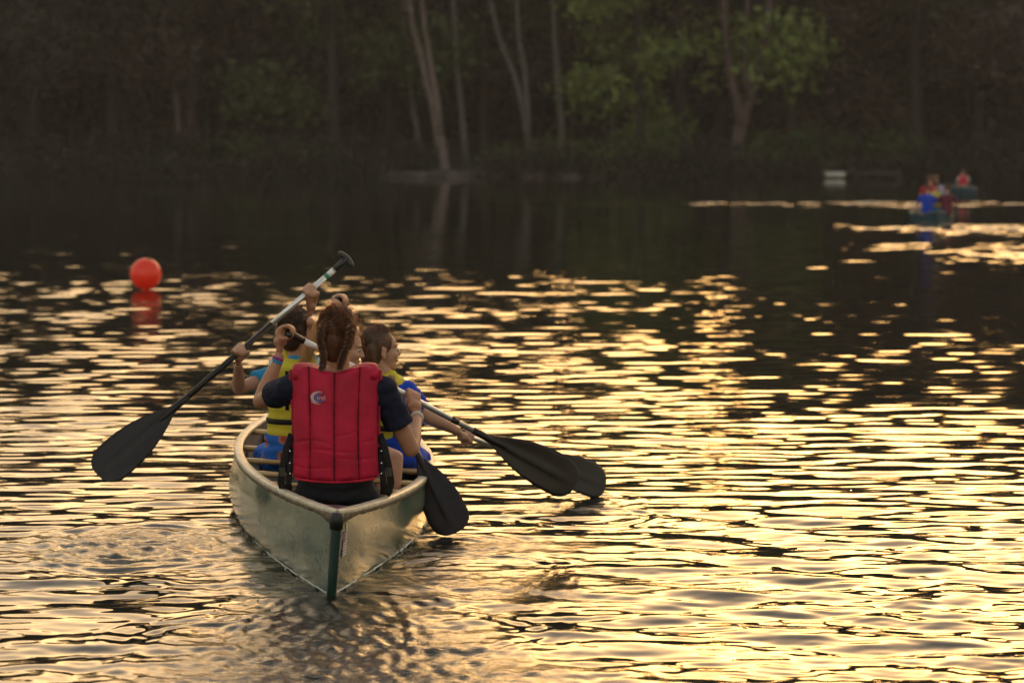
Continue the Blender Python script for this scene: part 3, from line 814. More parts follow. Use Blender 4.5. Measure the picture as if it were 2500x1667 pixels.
# ------------------------------------------------------------------ buoy
c = at(335, 629, 31.5); o = empty('buoy', (c.x, c.y, 0)); c = c-o.location
m, t, b = principled('buoy_orange_red', (.95, .085, .04), .28); b.inputs['Coat Weight'].default_value = .6
tr = t.nodes.new('ShaderNodeBsdfTranslucent'); tr.inputs['Color'].default_value = (1, .17, .08, 1)
mx = t.nodes.new('ShaderNodeMixShader'); mx.inputs[0].default_value = .55
t.links.new(b.outputs[0], mx.inputs[1]); t.links.new(tr.outputs[0], mx.inputs[2]); t.links.new(mx.outputs[0], t.nodes['Material Output'].inputs['Surface'])
MB().ball(c, .205, seg=40, rings=24).build('ball', m, o)
MB().tube([c+Vector((0, 0, -.20)), c+Vector((0, 0, -.26))], [.06, .045], 16).build('neck', m, o)
MB().tube([c+Vector((.02, 0, -.25)), c+Vector((.02, .1, -1.2))], .008, 6).build('rope', M_GRIP, o)
MB().tube([c+Vector((math.cos(2*math.pi*k/40)*.2055, math.sin(2*math.pi*k/40)*.2055, -.012)) for k in range(41)], .0035, 6).build('seam', m, o)
MB().tube([c+Vector((.05, -.06, .185)), c+Vector((.056, -.068, .205))], [.016, .012], 12).build('valve', M_GRIP, o)
tag(o, 'round orange-red marker buoy floating on the left of the lake', 'buoy')
# ------------------------------------------------------------------ people
def skin_mat(name, c1, c2):
    m = noisy(name, c1, c2, scale=11, rough=.5, bump=.08, bscale=160, bdist=.001)
    b = m.node_tree.nodes['Principled BSDF']; b.inputs['Subsurface Weight'].default_value = .12; b.inputs['Subsurface Radius'].default_value = (.02, .007, .004)
    b.inputs['Subsurface Scale'].default_value = .5; b.inputs['Specular IOR Level'].default_value = .35
    return m
SKIN_A = skin_mat('skin_tan', (.36, .165, .095), (.44, .21, .125)); SKIN_B = skin_mat('skin_light', (.42, .215, .145), (.50, .27, .18))
def hair_mat(name, c1, c2, glow):
    m = noisy(name, c1, c2, scale=40, rough=.42, bump=.7, bscale=90, stretch=(1, 1, .12), bdist=.004, lo=.3, hi=.7)
    t = m.node_tree; b = t.nodes['Principled BSDF']; b.inputs['Specular IOR Level'].default_value = .4
    tr = t.nodes.new('ShaderNodeBsdfTranslucent'); tr.inputs['Color'].default_value = (*glow, 1)
    mx = t.nodes.new('ShaderNodeMixShader'); mx.inputs[0].default_value = .35
    t.links.new(b.outputs[0], mx.inputs[1]); t.links.new(tr.outputs[0], mx.inputs[2]); t.links.new(mx.outputs[0], t.nodes['Material Output'].inputs['Surface'])
    return m
HAIR_AUB = hair_mat('hair_auburn', (.042, .021, .014), (.135, .064, .034), (.60, .27, .10))
HAIR_DRK = hair_mat('hair_dark_brown', (.022, .012, .009), (.060, .030, .020), (.42, .17, .07))
HAIR_BLO = hair_mat('hair_blond', (.60, .40, .20), (.85, .62, .36), (.9, .6, .28))
HAIR_BLO.node_tree.nodes['Mix Shader'].inputs[0].default_value = .55
HAIR_PLAIT = hair_mat('hair_plait_auburn', (.065, .032, .020), (.24, .12, .06), (.7, .35, .13))
HAIR_BRN = hair_mat('hair_mid_brown', (.075, .042, .028), (.19, .11, .07), (.50, .27, .11))
def cloth(name, c, rough=.85, bump=.35, bscale=26, var=.75, **kw):
    m = noisy(name, tuple(x*var for x in c), c, scale=9, rough=rough, bump=bump, bscale=bscale, bdist=.004, **kw)
    m.node_tree.nodes['Principled BSDF'].inputs['Specular IOR Level'].default_value = .25
    return m
NAVY = cloth('navy_cotton', (.008, .009, .028)); DARKSH = cloth('dark_shorts', (.009, .008, .012)); PFDRED = cloth('life_jacket_red_nylon', (.50, .009, .045), rough=.6, bump=.5, bscale=14, var=.7)
YELLOW = cloth('life_jacket_yellow', (.62, .50, .04), rough=.7); BLACKW = cloth('black_webbing', (.012, .011, .012), rough=.7)
BLUE_T = cloth('turquoise_tshirt', (.03, .27, .55)); BLUE_R = cloth('royal_blue_tshirt', (.012, .06, .50)); GREYT = cloth('pale_cotton', (.5, .48, .45))
HAIR_RIM = hair_mat('hair_painted_rim_light', (.40, .17, .06), (.60, .28, .10), (.95, .5, .2)); HAIR_RIM.node_tree.nodes['Mix Shader'].inputs[0].default_value = .6  # backlit rim glow put into the colour of the flyaway strands
EYEW = principled('eye_white', (.38, .35, .33), .35)[0]; EYED = principled('eye_dark', (.03, .02, .015), .15)[0]
def printed_shorts():
    m = cloth('blue_shorts_red_print', (.015, .10, .42)); t = m.node_tree; b = t.nodes['Principled BSDF']
    tc = t.nodes.new('ShaderNodeTexCoord'); v = t.nodes.new('ShaderNodeTexVoronoi'); v.inputs['Scale'].default_value = 9
    t.links.new(tc.outputs['Object'], v.inputs['Vector'])
    r = t.nodes.new('ShaderNodeValToRGB'); e = r.color_ramp.elements
    e[0].position = .20; e[0].color = (.30, .045, .03, 1); e[1].position = .36; e[1].color = (.015, .10, .42, 1)
    q = r.color_ramp.elements.new(.28); q.color = (.40, .16, .07, 1)
    t.links.new(v.outputs['Distance'], r.inputs['Fac']); t.links.new(r.outputs[0], b.inputs['Base Color'])
    return m
PRINT = printed_shorts()

def basis(face, up=(0, 0, 1)):
    f = Vector(face).normalized(); u = Vector(up); r = f.cross(u).normalized(); u = r.cross(f)
    return Matrix((r, f, u)).transposed()          # columns: right, forward, up
def head_shapes(mb, c, M, s=1.0, ears=(1, -1)):
    c = Vector(c)
    def P(x, y, z): return c+M @ Vector((x, y, z))*s
    def B(x, y, z, rx, ry, rz, T=None): mb.ball(P(x, y, z), (rx*s, ry*s, rz*s), M if T is None else M @ T, 20, 14)
    B(0, -.014, .030, .072, .090, .084); B(0, .030, .028, .058, .055, .058); B(0, .034, -.022, .056, .056, .066); B(0, .040, -.070, .041, .044, .034)
    B(0, .075, -.092, .019, .015, .015); B(0, .072, .022, .046, .018, .012)
    mb.caps(P(0, .086, .010), P(0, .103, -.026), .0075*s, .011*s, 10); B(.009, .094, -.030, .008, .009, .0065); B(-.009, .094, -.030, .008, .009, .0065)
    B(0, .087, -.054, .021, .010, .0062); B(0, .085, -.064, .018, .010, .0068)
    for k in (-1, 1):
        B(k*.033, .062, -.026, .021, .022, .024)
        if k in ears:
            T = Matrix.Rotation(R(22)*k, 3, 'Z') @ Matrix.Rotation(R(-12), 3, 'X')
            B(k*.076, -.006, -.008, .007, .019, .031, T); B(k*.082, -.014, .008, .007, .009, .016, T); B(k*.080, -.006, -.034, .006, .009, .009, T)
    B(0, -.052, -.040, .048, .044, .05)
def hand(mb, G, a, n, w, wrist, s=1.0, r=.0235, thumb=True, flip=1):
    "fist round a bar: a bar direction, n from bar to the back of the hand, w from wrist to knuckles"
    a = Vector(a).normalized(); n = Vector(n); n = (n-a*n.dot(a)).normalized(); w0 = a.cross(n)
    w = w0 if w0.dot(Vector(w)) > 0 else -w0
    G = Vector(G); wrist = Vector(wrist)
    def C(off, deg, rr): return G+a*off+(n*math.cos(R(deg))+w*math.sin(R(deg)))*rr
    lens = (205, 228, 220, 190)
    for i in range(4):
        off = (i-1.5)*.0188*s*flip; fr = (.0088, .0090, .0086, .0076)[i]*s
        pts = [C(off*.9, lerp(8, lens[i], k/7), (r+.009*s)*(1.0 if k else 1.12)) for k in range(8)]
        mb.limb(pts, [fr*lerp(1.12, .82, k/7) for k in range(8)], 10)
        mb.caps(wrist.lerp(G+n*.028, .25)+a*off*.35, pts[0], .0145*s, .0115*s, 10)
    mb.ball(wrist.lerp(C(0, 0, r+.012*s), .55), (.030*s, .030*s, .026*s), None, 14, 10)
    mb.ball(G+n*(r+.006*s)-w*.016*s, (.027*s, .027*s, .027*s), None, 14, 10)
    mb.ball(G+n*(r+.002*s)+w*.004*s, (.020*s, .020*s, .020*s), None, 14, 10)
    if thumb:
        o0 = -.030*s*flip
        base = wrist.lerp(C(o0*.6, -40, r+.012), .45)
        tp = [base, C(o0, -70, r+.016*s), C(o0*.9, -120, r+.008*s), C(o0*.5, -165, r+.007*s)]
        mb.limb(tp, [.0155*s, .0120*s, .0105*s, .0085*s], 10)
def torso_shapes(mb, pel, chest, neck, sh, M, s=1.0, grow=0.0, lo=0.0, hi=1.0):
    "M: right/forward/up of the trunk"
    pel, chest, neck = Vector(pel), Vector(chest), Vector(neck)
    for k in range(13):
        f = k/12
        if f < lo or f > hi: continue
        p = pel.lerp(chest, f/.6) if f < .6 else chest.lerp(neck, (f-.6)/.4)
        wx = np.interp(f, [0, .18, .38, .6, .8, .92, 1], [.150, .152, .125, .142, .140, .095, .055])*s+grow
        wy = np.interp(f, [0, .18, .38, .6, .8, .92, 1], [.115, .110, .092, .105, .092, .070, .052])*s+grow
        mb.ball(p, (wx, wy, .062*s+grow*.5), M, 20, 10)
    for q in sh: mb.caps(chest.lerp(neck, .62), Vector(q), .052*s+grow, .047*s+grow, 14)
def sleeve(mb, sh, el, f, s=1.0, grow=.008, flare=.006):
    sh, el = Vector(sh), Vector(el); mb.caps(sh, sh.lerp(el, f*.4), .050*s+grow, .046*s+grow)
    e = sh.lerp(el, f); d = (el-sh).normalized()
    pts = [sh.lerp(el, f*k/4) for k in range(5)]
    mb.tube(pts, [lerp(.048, .041, k/4)*s+grow+flare*k/4 for k in range(5)], 18)
def arm(mb, sh, el, wr, s=1.0):
    sh, el, wr = Vector(sh), Vector(el), Vector(wr)
    m1 = sh.lerp(el, .4); m2 = el.lerp(wr, .3)
    mb.limb([sh, m1, el], [.046*s, .041*s, .033*s]); mb.limb([el, m2, wr], [.033*s, .034*s, .0215*s])
def leg(mb, hip, kn, an, s=1.0, foot=None, grow=0):
    hip, kn, an = Vector(hip), Vector(kn), Vector(an); c = kn.lerp(an, .3)
    mb.limb([hip, hip.lerp(kn, .5), kn], [.080*s+grow, .066*s+grow, .050*s+grow]); mb.limb([kn, c+Vector((0, -.008, 0)), an], [.048*s, .047*s, .030*s])
    if foot is not None: mb.caps(an+Vector((0, 0, -.02)), Vector(foot), .032*s, .022*s)
def strand_tubes(paths, rad):
    "thin three-sided tubes, all paths have the same number of points"
    P = np.array(paths, dtype=float); n, m, _ = P.shape
    T = np.gradient(P, axis=1); T /= np.linalg.norm(T, axis=2)[..., None]+1e-9
    ref = np.array([.31, .52, .79]); U = np.cross(T, ref); U /= np.linalg.norm(U, axis=2)[..., None]+1e-9; W = np.cross(T, U)
    tap = np.linspace(1, .35, m)[None, :, None]
    rr = (np.asarray(rad).reshape(-1, 1, 1) if hasattr(rad, '__len__') else rad)*tap
    V = np.stack([P+rr*(U*math.cos(a)+W*math.sin(a)) for a in (0, 2.094, 4.189)], 2).reshape(-1, 3)
    F = []
    base = np.arange(n)[:, None]*m*3+np.arange(m-1)[None, :]*3
    for k in range(3):
        k2 = (k+1) % 3
        F.append(np.stack([base+k, base+k2, base+3+k2, base+3+k], -1).reshape(-1, 4))
    return V, np.concatenate(F)
def scalp_strands(c, M, s, starts, ends, n, seed, lift=(1.0, 1.05), stray=.08, rad=.0011):
    "strands lying over the skull from direction starts(r) to direction ends(r)"
    r = random.Random(seed); c = Vector(c); paths = []; E = Vector((.079, .096, .090))*s; off = Vector((0, -.014, .030))*s
    for i in range(n):
        a = Vector(starts(r)).normalized(); b = Vector(ends(r)).normalized(); L = r.uniform(*lift); st = r.random() < stray
        L2 = L*(r.uniform(1.05, 1.16) if st else 1.0); pts = []
        for k in range(9):
            f = k/8; d = (a*(1-f)+b*f); d = d.normalized() if d.length > 1e-4 else a
            l = lerp(L, L2, math.sin(math.pi*f))*(1+.012*math.sin(i+f*9))
            pts.append(c+M @ (off+Vector((d.x*E.x, d.y*E.y, d.z*E.z))*l))
        paths.append(pts)
    return strand_tubes(paths, [rad*r.uniform(.5, 1.1) for _ in range(n)])
def flyaways(c, M, s, n, seed, rad=.0007, long=.05):
    r = random.Random(seed); c = Vector(c); paths = []; E = Vector((.079, .096, .090))*s; off = Vector((0, -.014, .030))*s
    for i in range(n):
        d = Vector((r.gauss(0, 1), r.gauss(-.3, 1), r.gauss(.5, .8))).normalized(); t = Vector((r.gauss(0, 1), r.gauss(0, 1), r.gauss(-.4, 1))); t = (t-d*t.dot(d)).normalized()
        l = r.uniform(.02, long)*s
        p = off+Vector((d.x*E.x, d.y*E.y, d.z*E.z)); pts = []
        for k in range(9):
            f = k/8; pts.append(c+M @ (p+t*l*f+d*(.016*s*math.sin(math.pi*f*.8)+.004*f)))
        paths.append(pts)
    return strand_tubes(paths, [rad*r.uniform(.5, 1.2) for _ in range(n)])
def braid(mb, pts, r0, r1, turns):
    "three strands plaited along a curve"
    pts = [Vector(p) for p in pts]; N = 16*turns
    def cur(f):
        q = f*(len(pts)-1); i = min(int(q), len(pts)-2); return pts[i].lerp(pts[i+1], q-i)
    for j in range(3):
        P, rr = [], []
        for k in range(N+1):
            f = k/N; t = (cur(min(1, f+.02))-cur(max(0, f-.02))).normalized(); u = Vector((1, 0, 0)); u = (u-t*u.dot(t)).normalized(); w = t.cross(u)
            ph = f*turns*math.pi*2/1.5+j*2.094; r = lerp(r0, r1, f)*(.35+.65*min(1, f*5))
            q = 1+.22*noise.noise(Vector((f*9, j*3.1, r0*400))); P.append(cur(f)+u*(r*.85*q*math.sin(ph))+w*(r*.42*math.sin(2*ph))); rr.append(r*.6*q)
        mb.tube(P, rr, 10)
def vest_panel(back, W0, W1, zb, zt, seams, depth=.045, puff=.016, curve=.075, name='panel', neck=.03, shoulder_dip=.02, n=96, m=84, creases=()):
    "quilted foam panel, a closed slab; back(x,z) gives the surface the outside follows; local x right, y forward, z up"
    vs, fs = [], []
    sm = [-1]+list(seams)+[1]
    for side in (0, 1):
        for j in range(m+1):
            v = j/m
            for i in range(n+1):
                u = -1+2*i/n; W = lerp(W0, W1, v)*(1-.05*math.sin(math.pi*v))
                q = next(k for k in range(len(sm)-1) if u <= sm[k+1]+1e-9)
                f = (u-sm[q])/(sm[q+1]-sm[q]); pf = (1-abs(2*f-1)**3.2)
                ends = 1-max(0, abs(2*v-1)-.93)/.07
                pf = puff*pf*(max(ends, 0)**.5)
                crease = sum(a*math.exp(-((v-v0-.02*math.sin(u*4+v0*9))/.008)**2)*(.5+.5*math.sin(u*3+v0*30)) for v0, a in creases)
                pf += .0035*noise.noise(Vector((u*3.1, v*5, 1.7)))*(1 if side == 0 else 0)-crease*(1-side)
                top = zt+(-neck*math.exp(-(u/.36)**2)) - shoulder_dip*max(0, abs(u)-.72)/.28
                z = lerp(zb-.012*(1-u*u), top, v); x = W*u
                y = curve*abs(u)**2.3+ back(u, v)
                if side == 0: y -= pf
                else: y += depth*(1-.6*abs(u)**6); x *= .97
                vs.append((x, y, z))
    k = (n+1)*(m+1)
    for j in range(m):
        for i in range(n):
            a = j*(n+1)+i; fs.append((a, a+1, a+n+2, a+n+1)); fs.append((k+a, k+a+n+1, k+a+n+2, k+a+1))
    for j in range(m):
        a = j*(n+1); fs.append((a, a+n+1, k+a+n+1, k+a)); a += n; fs.append((a, k+a, k+a+n+1, a+n+1))
    for i in range(n):
        a = i; fs.append((a, k+a, k+a+1, a+1)); a = m*(n+1)+i; fs.append((a, a+1, k+a+1, k+a))
    mb = MB(); mb.add(vs, fs); return mb.mesh(name)

# ---- the woman in the stern
def person_a():
    root = empty('person', (at(768, 1130, 10.95).x, 10.95, .22)); inv = Matrix.Translation(-root.location)
    D = 10.95
    pel, chest, neck = at(772, 1128, D), at(772, 935, D-.0), at(778, 848, D+.0)
    M = basis((.03, 1, 0)); head = at(778, 768, D-.005); HM = basis((.30, 1, -.08)); hs = .98
    shL, shR = at(664, 893, D), at(878, 893, D)
    elL, wrL = at(599, 921, D+.215), at(641, 818, D+.25); elR, wrR = at(944, 1031, D+.06), at(958, 957, D+.33)
    gL = PA[0]; fR = .455; gR = on_paddle(PA, .418); ax = (PA[1]-PA[0]).normalized()
    body = MB(); head_shapes(body, head, HM, hs)
    body.caps(head+Vector((0, -.01, -.045)), neck+Vector((0, .0, -.02)), .046, .052)
    torso_shapes(body, pel, chest, neck, (shL, shR), M, .98)
    arm(body, shL, elL, wrL, 1.15); arm(body, shR, elR, wrR, 1.15)
    hand(body, gL, (.15, 1, -.05), (-.9, 0, .35), (.1, 0, 1), wrL, 1.08, r=.020, flip=1)
    hand(body, gR, ax, (.1, -1, .25), (.25, .1, 1), wrR, 1.08, r=.020, flip=-1)
    for k in (-1, 1):
        hip = pel+Vector((k*.085, .02, -.03)); kn = Vector((root.location.x+k*.17, D+.42, .20)); an = Vector((root.location.x+k*.16, D+.46, -.03))
        if k > 0: kn.x -= .04
        leg(body, hip, kn, an, .95, an+Vector((0, .13, -.02)))
    def addp(o, p=None):
        o.parent = p or root; o.matrix_parent_inverse = inv if p is None else Matrix.Identity(4); return o
    addp(fuse(body, 'body', SKIN_A, voxel=.0045, smooth=4))
    sh = MB(); torso_shapes(sh, pel, chest, neck+Vector((0, 0, -.035)), (shL, shR), M, .98, grow=.010, lo=.08)
    sleeve(sh, shL, elL, .52, 1.08, .011, .012); sleeve(sh, shR, elR, .60, 1.08, .011, .014)
    wrinkle(addp(fuse(sh, 'shirt', NAVY, voxel=.006, smooth=5)), .008, 11)
    st = MB(); torso_shapes(st, pel+Vector((0, 0, -.01)), chest, neck, (), M, 1.04, grow=.016, hi=.30)
    for k in (-1, 1):
        st.ball(pel+Vector((k*.092, -.012, -.025)), (.108, .100, .09))
        st.caps(pel+Vector((k*.09, .02, -.03)), Vector((root.location.x+k*.15, D+.30, .21)), .098, .082)
    wrinkle(addp(fuse(st, 'shorts', DARKSH, voxel=.008, smooth=5)), .010, 10)
    # life jacket: a quilted back, a front, shoulder straps and side webbing
    P = at(770, 970, D-.075)
    V0 = Matrix.Translation(Vector((P.x, P.y-.035, 0))) 
    zt, zb = at(770, 846, D-.08).z, at(770, 1096, D-.10).z
    me = vest_panel(lambda u, v: -.022*math.sin(math.pi*v)-.030*(1-v)**1.5, .196, .2045, zb, zt+.012, (-.575, .0, .56), depth=.05, puff=.018, creases=((.34, .006), (.27, .005), (.12, .004), (.44, .003), (.20, .004), (.62, .002)))
    jacket = link('life_jacket', me, PFDRED); jacket.location = (P.x, P.y-.035, 0); addp(jacket)
    J = Matrix.Translation(-(Vector((P.x, P.y-.035, 0))))
    def sub(o): o.parent = jacket; o.matrix_parent_inverse = Matrix.Identity(4); return o
    fme = vest_panel(lambda u, v: 0, .19, .17, zb+.02, zt-.06, (0,), depth=.05, curve=.06, neck=.10)
    fr = link('front_panel', fme, PFDRED); fr.rotation_euler = (0, 0, math.pi); fr.location = (0, .30, 0); sub(fr)
    for k in (-1, 1):                       # shoulder straps, rolling over the shoulder
        vs = MB()
        x0 = .132*k
        pts = [(x0, .036, zt-.05), (x0, .038, zt-.024), (x0*.98, .062, zt-.008), (x0*.95, .11, zt-.002), (x0*.92, .19, zt-.02), (x0*.9, .25, zt-.10), (x0*.9, .255, zt-.16)]
        vs.tube(pts, [.034, .036, .038, .038, .037, .034, .03], 18, flat=(.55, 1.75), up=(0, 0, 1) if False else (0, -1, 0)); sub(vs.build('shoulder_strap', PFDRED))
        t = MB(); n = 26                      # ruffled binding on the armhole edge
        pts = [((.2055-.006*math.sin(math.pi*j/n))*k*(1-.045*(1-j/n)), .072+.004*math.sin(j*2.3), lerp(zb+.01, zt-.012, j/n)) for j in range(n+1)]
        t.tube(pts, [.0065+.0022*math.sin(j*1.9) for j in range(n+1)], 8); sub(t.build('binding', PFDRED))
        for (zz, dx) in ((zb+.03, .0), (zb+.16, .004)):
            w = MB(); w.tube([(k*.185, .055, zz), (k*.214, .11, zz+.005), (k*.205, .19, zz), (k*.17, .25, zz)], .013, 8, flat=(1.3, .16), up=(0, 0, 1)); sub(w.build('side_strap', BLACKW))
        w = MB(); w.tube([(k*.198, .07, zb+.19), (k*.222, .05, zb+.13), (k*.240, .05, zb+.04), (k*.250, .06, zb-.03), (k*.238, .07, zb-.075), (k*.228, .08, zb-.09)], .013, 8, flat=(.25, 1.3), up=(0, 1, 0)); sub(w.build('loose_strap', BLACKW))
        w = MB(); w.tube([(k*.20, .075, zb+.16), (k*.207, .055, zb+.05), (k*.216, .06, zb-.03), (k*.214, .07, zb-.085)], .011, 8, flat=(.25, 1.3), up=(0, 1, 0)); sub(w.build('loose_strap', BLACKW))
        for (zz, xx) in ((zb+.115, .207), (zb+.012, .2065), (zb+.06, .2075)):
            sub(MB().ball((k*xx, .048, zz), (.0045, .003, .0045), seg=8, rings=6).build('buckle', CM['metal']))
        sub(MB().box((k*.243, .048, zb+.02), (.013, .005, .02)).build('clip', M_GRIP, smooth=False))
    sub(MB().tube([(-.18, .0, zb-.004), (-.10, -.022, zb-.013), (0, -.030, zb-.017), (.10, -.022, zb-.013), (.18, .0, zb-.004)], [.006]*5, 8).build('hem', PFDRED))
    SEAM = cloth('seam_maroon_groove_shade', (.10, .006, .014))  # stitching lines, coloured dark to paint in the shade of the grooves
    for u in (-.575, 0, .56):
        pts = []
        for j in range(25):
            v = j/24; W = lerp(.196, .2045, v)*(1-.05*math.sin(math.pi*v)); nk = -.03*math.exp(-(u/.36)**2)
            pts.append((W*u, .075*abs(u)**2.3-.022*math.sin(math.pi*v)-.030*(1-v)**1.5-.0015, lerp(zb-.012*(1-u*u), zt+.012+nk, v)))
        sub(MB().tube(pts, [.0032+.0012*math.sin(j*2.7) for j in range(25)], 8).build('seam', SEAM))
    # emblem: two crescents and the letters mti
    ex, ez = (at(737, 910, D).x-P.x), at(737, 910, D-.10).z
    BLU = principled('emblem_violet_blue', (.10, .07, .22), .6)[0]; PAL = principled('emblem_pale', (.52, .36, .46), .6)[0]; ROS = principled('emblem_rose_white', (.62, .38, .38), .6)[0]
    ybase = -.0465
    def crescent(name, rx, rz, th, a0, a1, cx, cz, mat, off):
        vs, fs = [], []; n = 28
        for k in range(n+1):
            f = k/n; a = R(lerp(a0, a1, f)); t = th*math.sin(math.pi*f)**.7+.0004
            for rr in (0, 1): vs.append((ex+cx+math.cos(a)*(rx-t*rr), ybase-off, ez+cz+math.sin(a)*(rz-t*rr*.8)))
        for k in range(n): fs.append((2*k, 2*k+1, 2*k+3, 2*k+2))
        e = MB(); e.add(vs, fs); return sub(e.build(name, mat, smooth=False))
    crescent('emblem_disc', .0255, .020, .019, 60, 330, .009, -.001, BLU, .0005)
    crescent('emblem_crescent', .034, .0265, .009, 50, 262, .000, .002, PAL, .001)
    crescent('emblem_crescent', .0285, .0215, .005, 95, 280, .003, .000, PAL, .0018)
    crescent('emblem_swash', .040, .030, .004, 205, 285, .002, .0, ROS, .001)
    tm = text_mesh('mti', .030); tx = link('lettering', tm, ROS, smooth=False); tx.rotation_euler = (R(90), 0, 0); tx.location = (ex+.014, ybase-.0025, ez-.001); sub(tx)
    # hair: cap, fine strands from the parting and two plaits
    hb = MB()
    hb.ball(head+HM @ Vector((0, -.020, .036))*hs, (.090*hs, .096*hs, .094*hs), HM, 26, 18); hb.ball(head+HM @ Vector((-.006, -.045, -.02))*hs, (.084*hs, .066*hs, .085*hs), HM, 22, 14); hb.ball(head+HM @ Vector((-.008, -.050, -.07))*hs, (.056*hs, .046*hs, .06*hs), HM, 22, 14)
    for k in (-1, 1): hb.ball(head+HM @ Vector((k*.050, -.040, .0))*hs, (.042*hs, .05*hs, .08*hs), HM, 18, 12)
    hair = addp(fuse(hb, 'hair', HAIR_AUB, voxel=.005, smooth=3))
    V, F = scalp_strands(head, HM, hs*1.14, lambda r: (r.gauss(0, .03), r.uniform(-.75, .75), r.uniform(.5, 1)), lambda r: (r.choice((-1, 1))*r.uniform(.35, .75), -.75, r.uniform(-.75, -.1)), 420, 5)
    h2 = link('hair_strands', mesh_np('hair_strands', V, F), HAIR_AUB); addp(h2, hair)
    V, F = flyaways(head, HM, hs*1.13, 300, 8, rad=.0009, long=.035); h3 = link('flyaway_hair', mesh_np('flyaway_hair', V, F), HAIR_RIM); addp(h3, hair)
    def H(x, y, z): return head+HM @ Vector((x, y, z))*hs
    for i, line in enumerate(([at(752, 728, D-.098), at(740, 750, D-.112), at(736, 780, D-.118), at(743, 810, D-.118), at(742, 830, D-.118), at(739, 842, D-.125)],
                 [at(800, 728, D-.098), at(806, 750, D-.112), at(802, 785, D-.120), at(789, 812, D-.12), at(783, 828, D-.12), at(780, 840, D-.122)])):
        b = MB(); braid(b, line, .0165 if i == 0 else .0175, .0105, 7)
        q = b.build('braid', HAIR_PLAIT); addp(q, hair)
        r = random.Random(i+31); paths = []
        for _ in range(150):
            f0 = r.uniform(0, .85); kk = f0*(len(line)-1); a0 = line[int(kk)].lerp(line[min(int(kk)+1, len(line)-1)], kk % 1); sdn = r.choice((-1, 1)); ww = r.uniform(.010, .021)
            paths.append([a0+Vector((sdn*ww*math.sin(k/8*2.4)-sdn*.004, -.012-.006*math.sin(k/8*3), -.034*k/8)) for k in range(9)])
        V, F = strand_tubes(paths, .0009); addp(link('loose_hair', mesh_np('loose_hair', V, F), HAIR_AUB), hair)
        r = random.Random(i+3); e = line[-1]; paths = []
        for _ in range(70):
            d = Vector((r.gauss(-.05 if i == 0 else 0, .3), r.gauss(-.3, .3), -1)).normalized(); L = r.uniform(.015, .034)
            st = e+Vector((r.gauss(0, .004), r.gauss(0, .003), .006)); paths.append([st+d*L*(k/8)+Vector((.006*math.sin(k*.5+_), 0, 0))*(k/8) for k in range(9)])
        V, F = strand_tubes(paths, .0012); q = link('braid_tuft', mesh_np('braid_tuft', V, F), HAIR_BRN if i == 0 else HAIR_AUB); addp(q, hair)
        q = MB().tube([e+Vector((0, 0, .012)), e+Vector((0, 0, .002))], .0085, 10).build('hair_tie', principled('hair_tie_purple', (.14, .04, .12), .6)[0]); addp(q, hair)
    # watch, bracelet, beads
    ax = (wrL-elL).normalized(); c = wrL-ax*.012
    def ringband(name, c, ax, rad, wid, th, mat, N=28):
        mb = MB(); ax = ax.normalized(); u = ax.orthogonal().normalized(); w = ax.cross(u); vs, fs = [], []
        for k in range(N):
            a = 2*math.pi*k/N; d = u*math.cos(a)+w*math.sin(a)
            for (rr, tt) in ((rad, -wid), (rad+th, -wid), (rad+th, wid), (rad, wid)): vs.append(c+d*rr+ax*tt)
        for k in range(N):
            for j in range(4):
                a, b = k*4+j, k*4+(j+1) % 4; a2, b2 = ((k+1) % N)*4+j, ((k+1) % N)*4+(j+1) % 4
                fs.append((a, b, b2, a2))
        mb.add(vs, fs); return addp(mb.build(name, mat))
    wb = ringband('watch_strap', c-ax*.022, ax, .0235, .012, .004, cloth('watch_strap_blue', (.03, .22, .42)))
    ringband('bracelet', c+ax*.0, ax, .0225, .005, .004, cloth('bracelet_pink_purple', (.42, .05, .26)))
    ringband('bracelet', c-ax*.008, ax, .023, .003, .003, cloth('bracelet_violet', (.08, .04, .30)))
    side = Vector((-1, -.35, .15)).normalized()
    wm = MB().box(c-ax*.022+side*.028, (.014, .014, .005), basis(ax.cross(side), side)); wf = addp(wm.build('watch_face', principled('watch_case_white', (.75, .75, .72), .2)[0], smooth=False))
    ax = (wrR-elR).normalized(); c = wrR-ax*.006; u = ax.orthogonal().normalized(); w = ax.cross(u)
    pearl = noisy('bead_glass', (.30, .24, .23), (.75, .68, .64), scale=60, rough=.2)
    ring = bpy.data.meshes.new('bead'); ring = MB().ball((0, 0, 0), .0048, seg=8, rings=6).mesh('bead')
    br = addp(MB().tube([c+(u*math.cos(2*math.pi*k/20)+w*math.sin(2*math.pi*k/20))*.0265 for k in range(21)], .0022, 6).build('beaded_bracelet', pearl))
    for rowi in (-1, 0, 1):
        for k in range(17):
            a = 2*math.pi*(k+.5*(rowi & 1))/17; b = link('bead', ring, None if ring.materials else pearl); addp(b, br); b.location = c+(u*math.cos(a)+w*math.sin(a))*.027+ax*rowi*.0078
    tag(root, 'woman with two auburn plaits in a red life jacket paddling in the stern', 'person', 'paddlers in the nearest canoe')
person_a()

def face_bits(head, HM, s, add, shut=()):
    for k in (-1, 1):
        e = head+HM @ Vector((k*.030, .071, .000))*s
        add(MB().ball(e, .0112*s, seg=14, rings=10).build('eye', EYEW)); add(MB().ball(e+HM @ Vector((0, .0075, -.001))*s, .0068*s, seg=10, rings=8).build('iris', EYED))
        add(MB().limb([head+HM @ Vector(p)*s for p in ((k*.016, .088, .020), (k*.032, .087, .026), (k*.048, .074, .020))], [.0022*s, .0028*s, .0016*s], 6).build('eyebrow', HAIR_BRN))
    add(MB().limb([head+HM @ Vector(p)*s for p in ((-.018, .088, -.0585), (0, .0975, -.0575), (.018, .088, -.0585))], [.003*s, .0045*s, .003*s], 8).build('lips', principled('lips', (.42, .16, .13), .4)[0]))

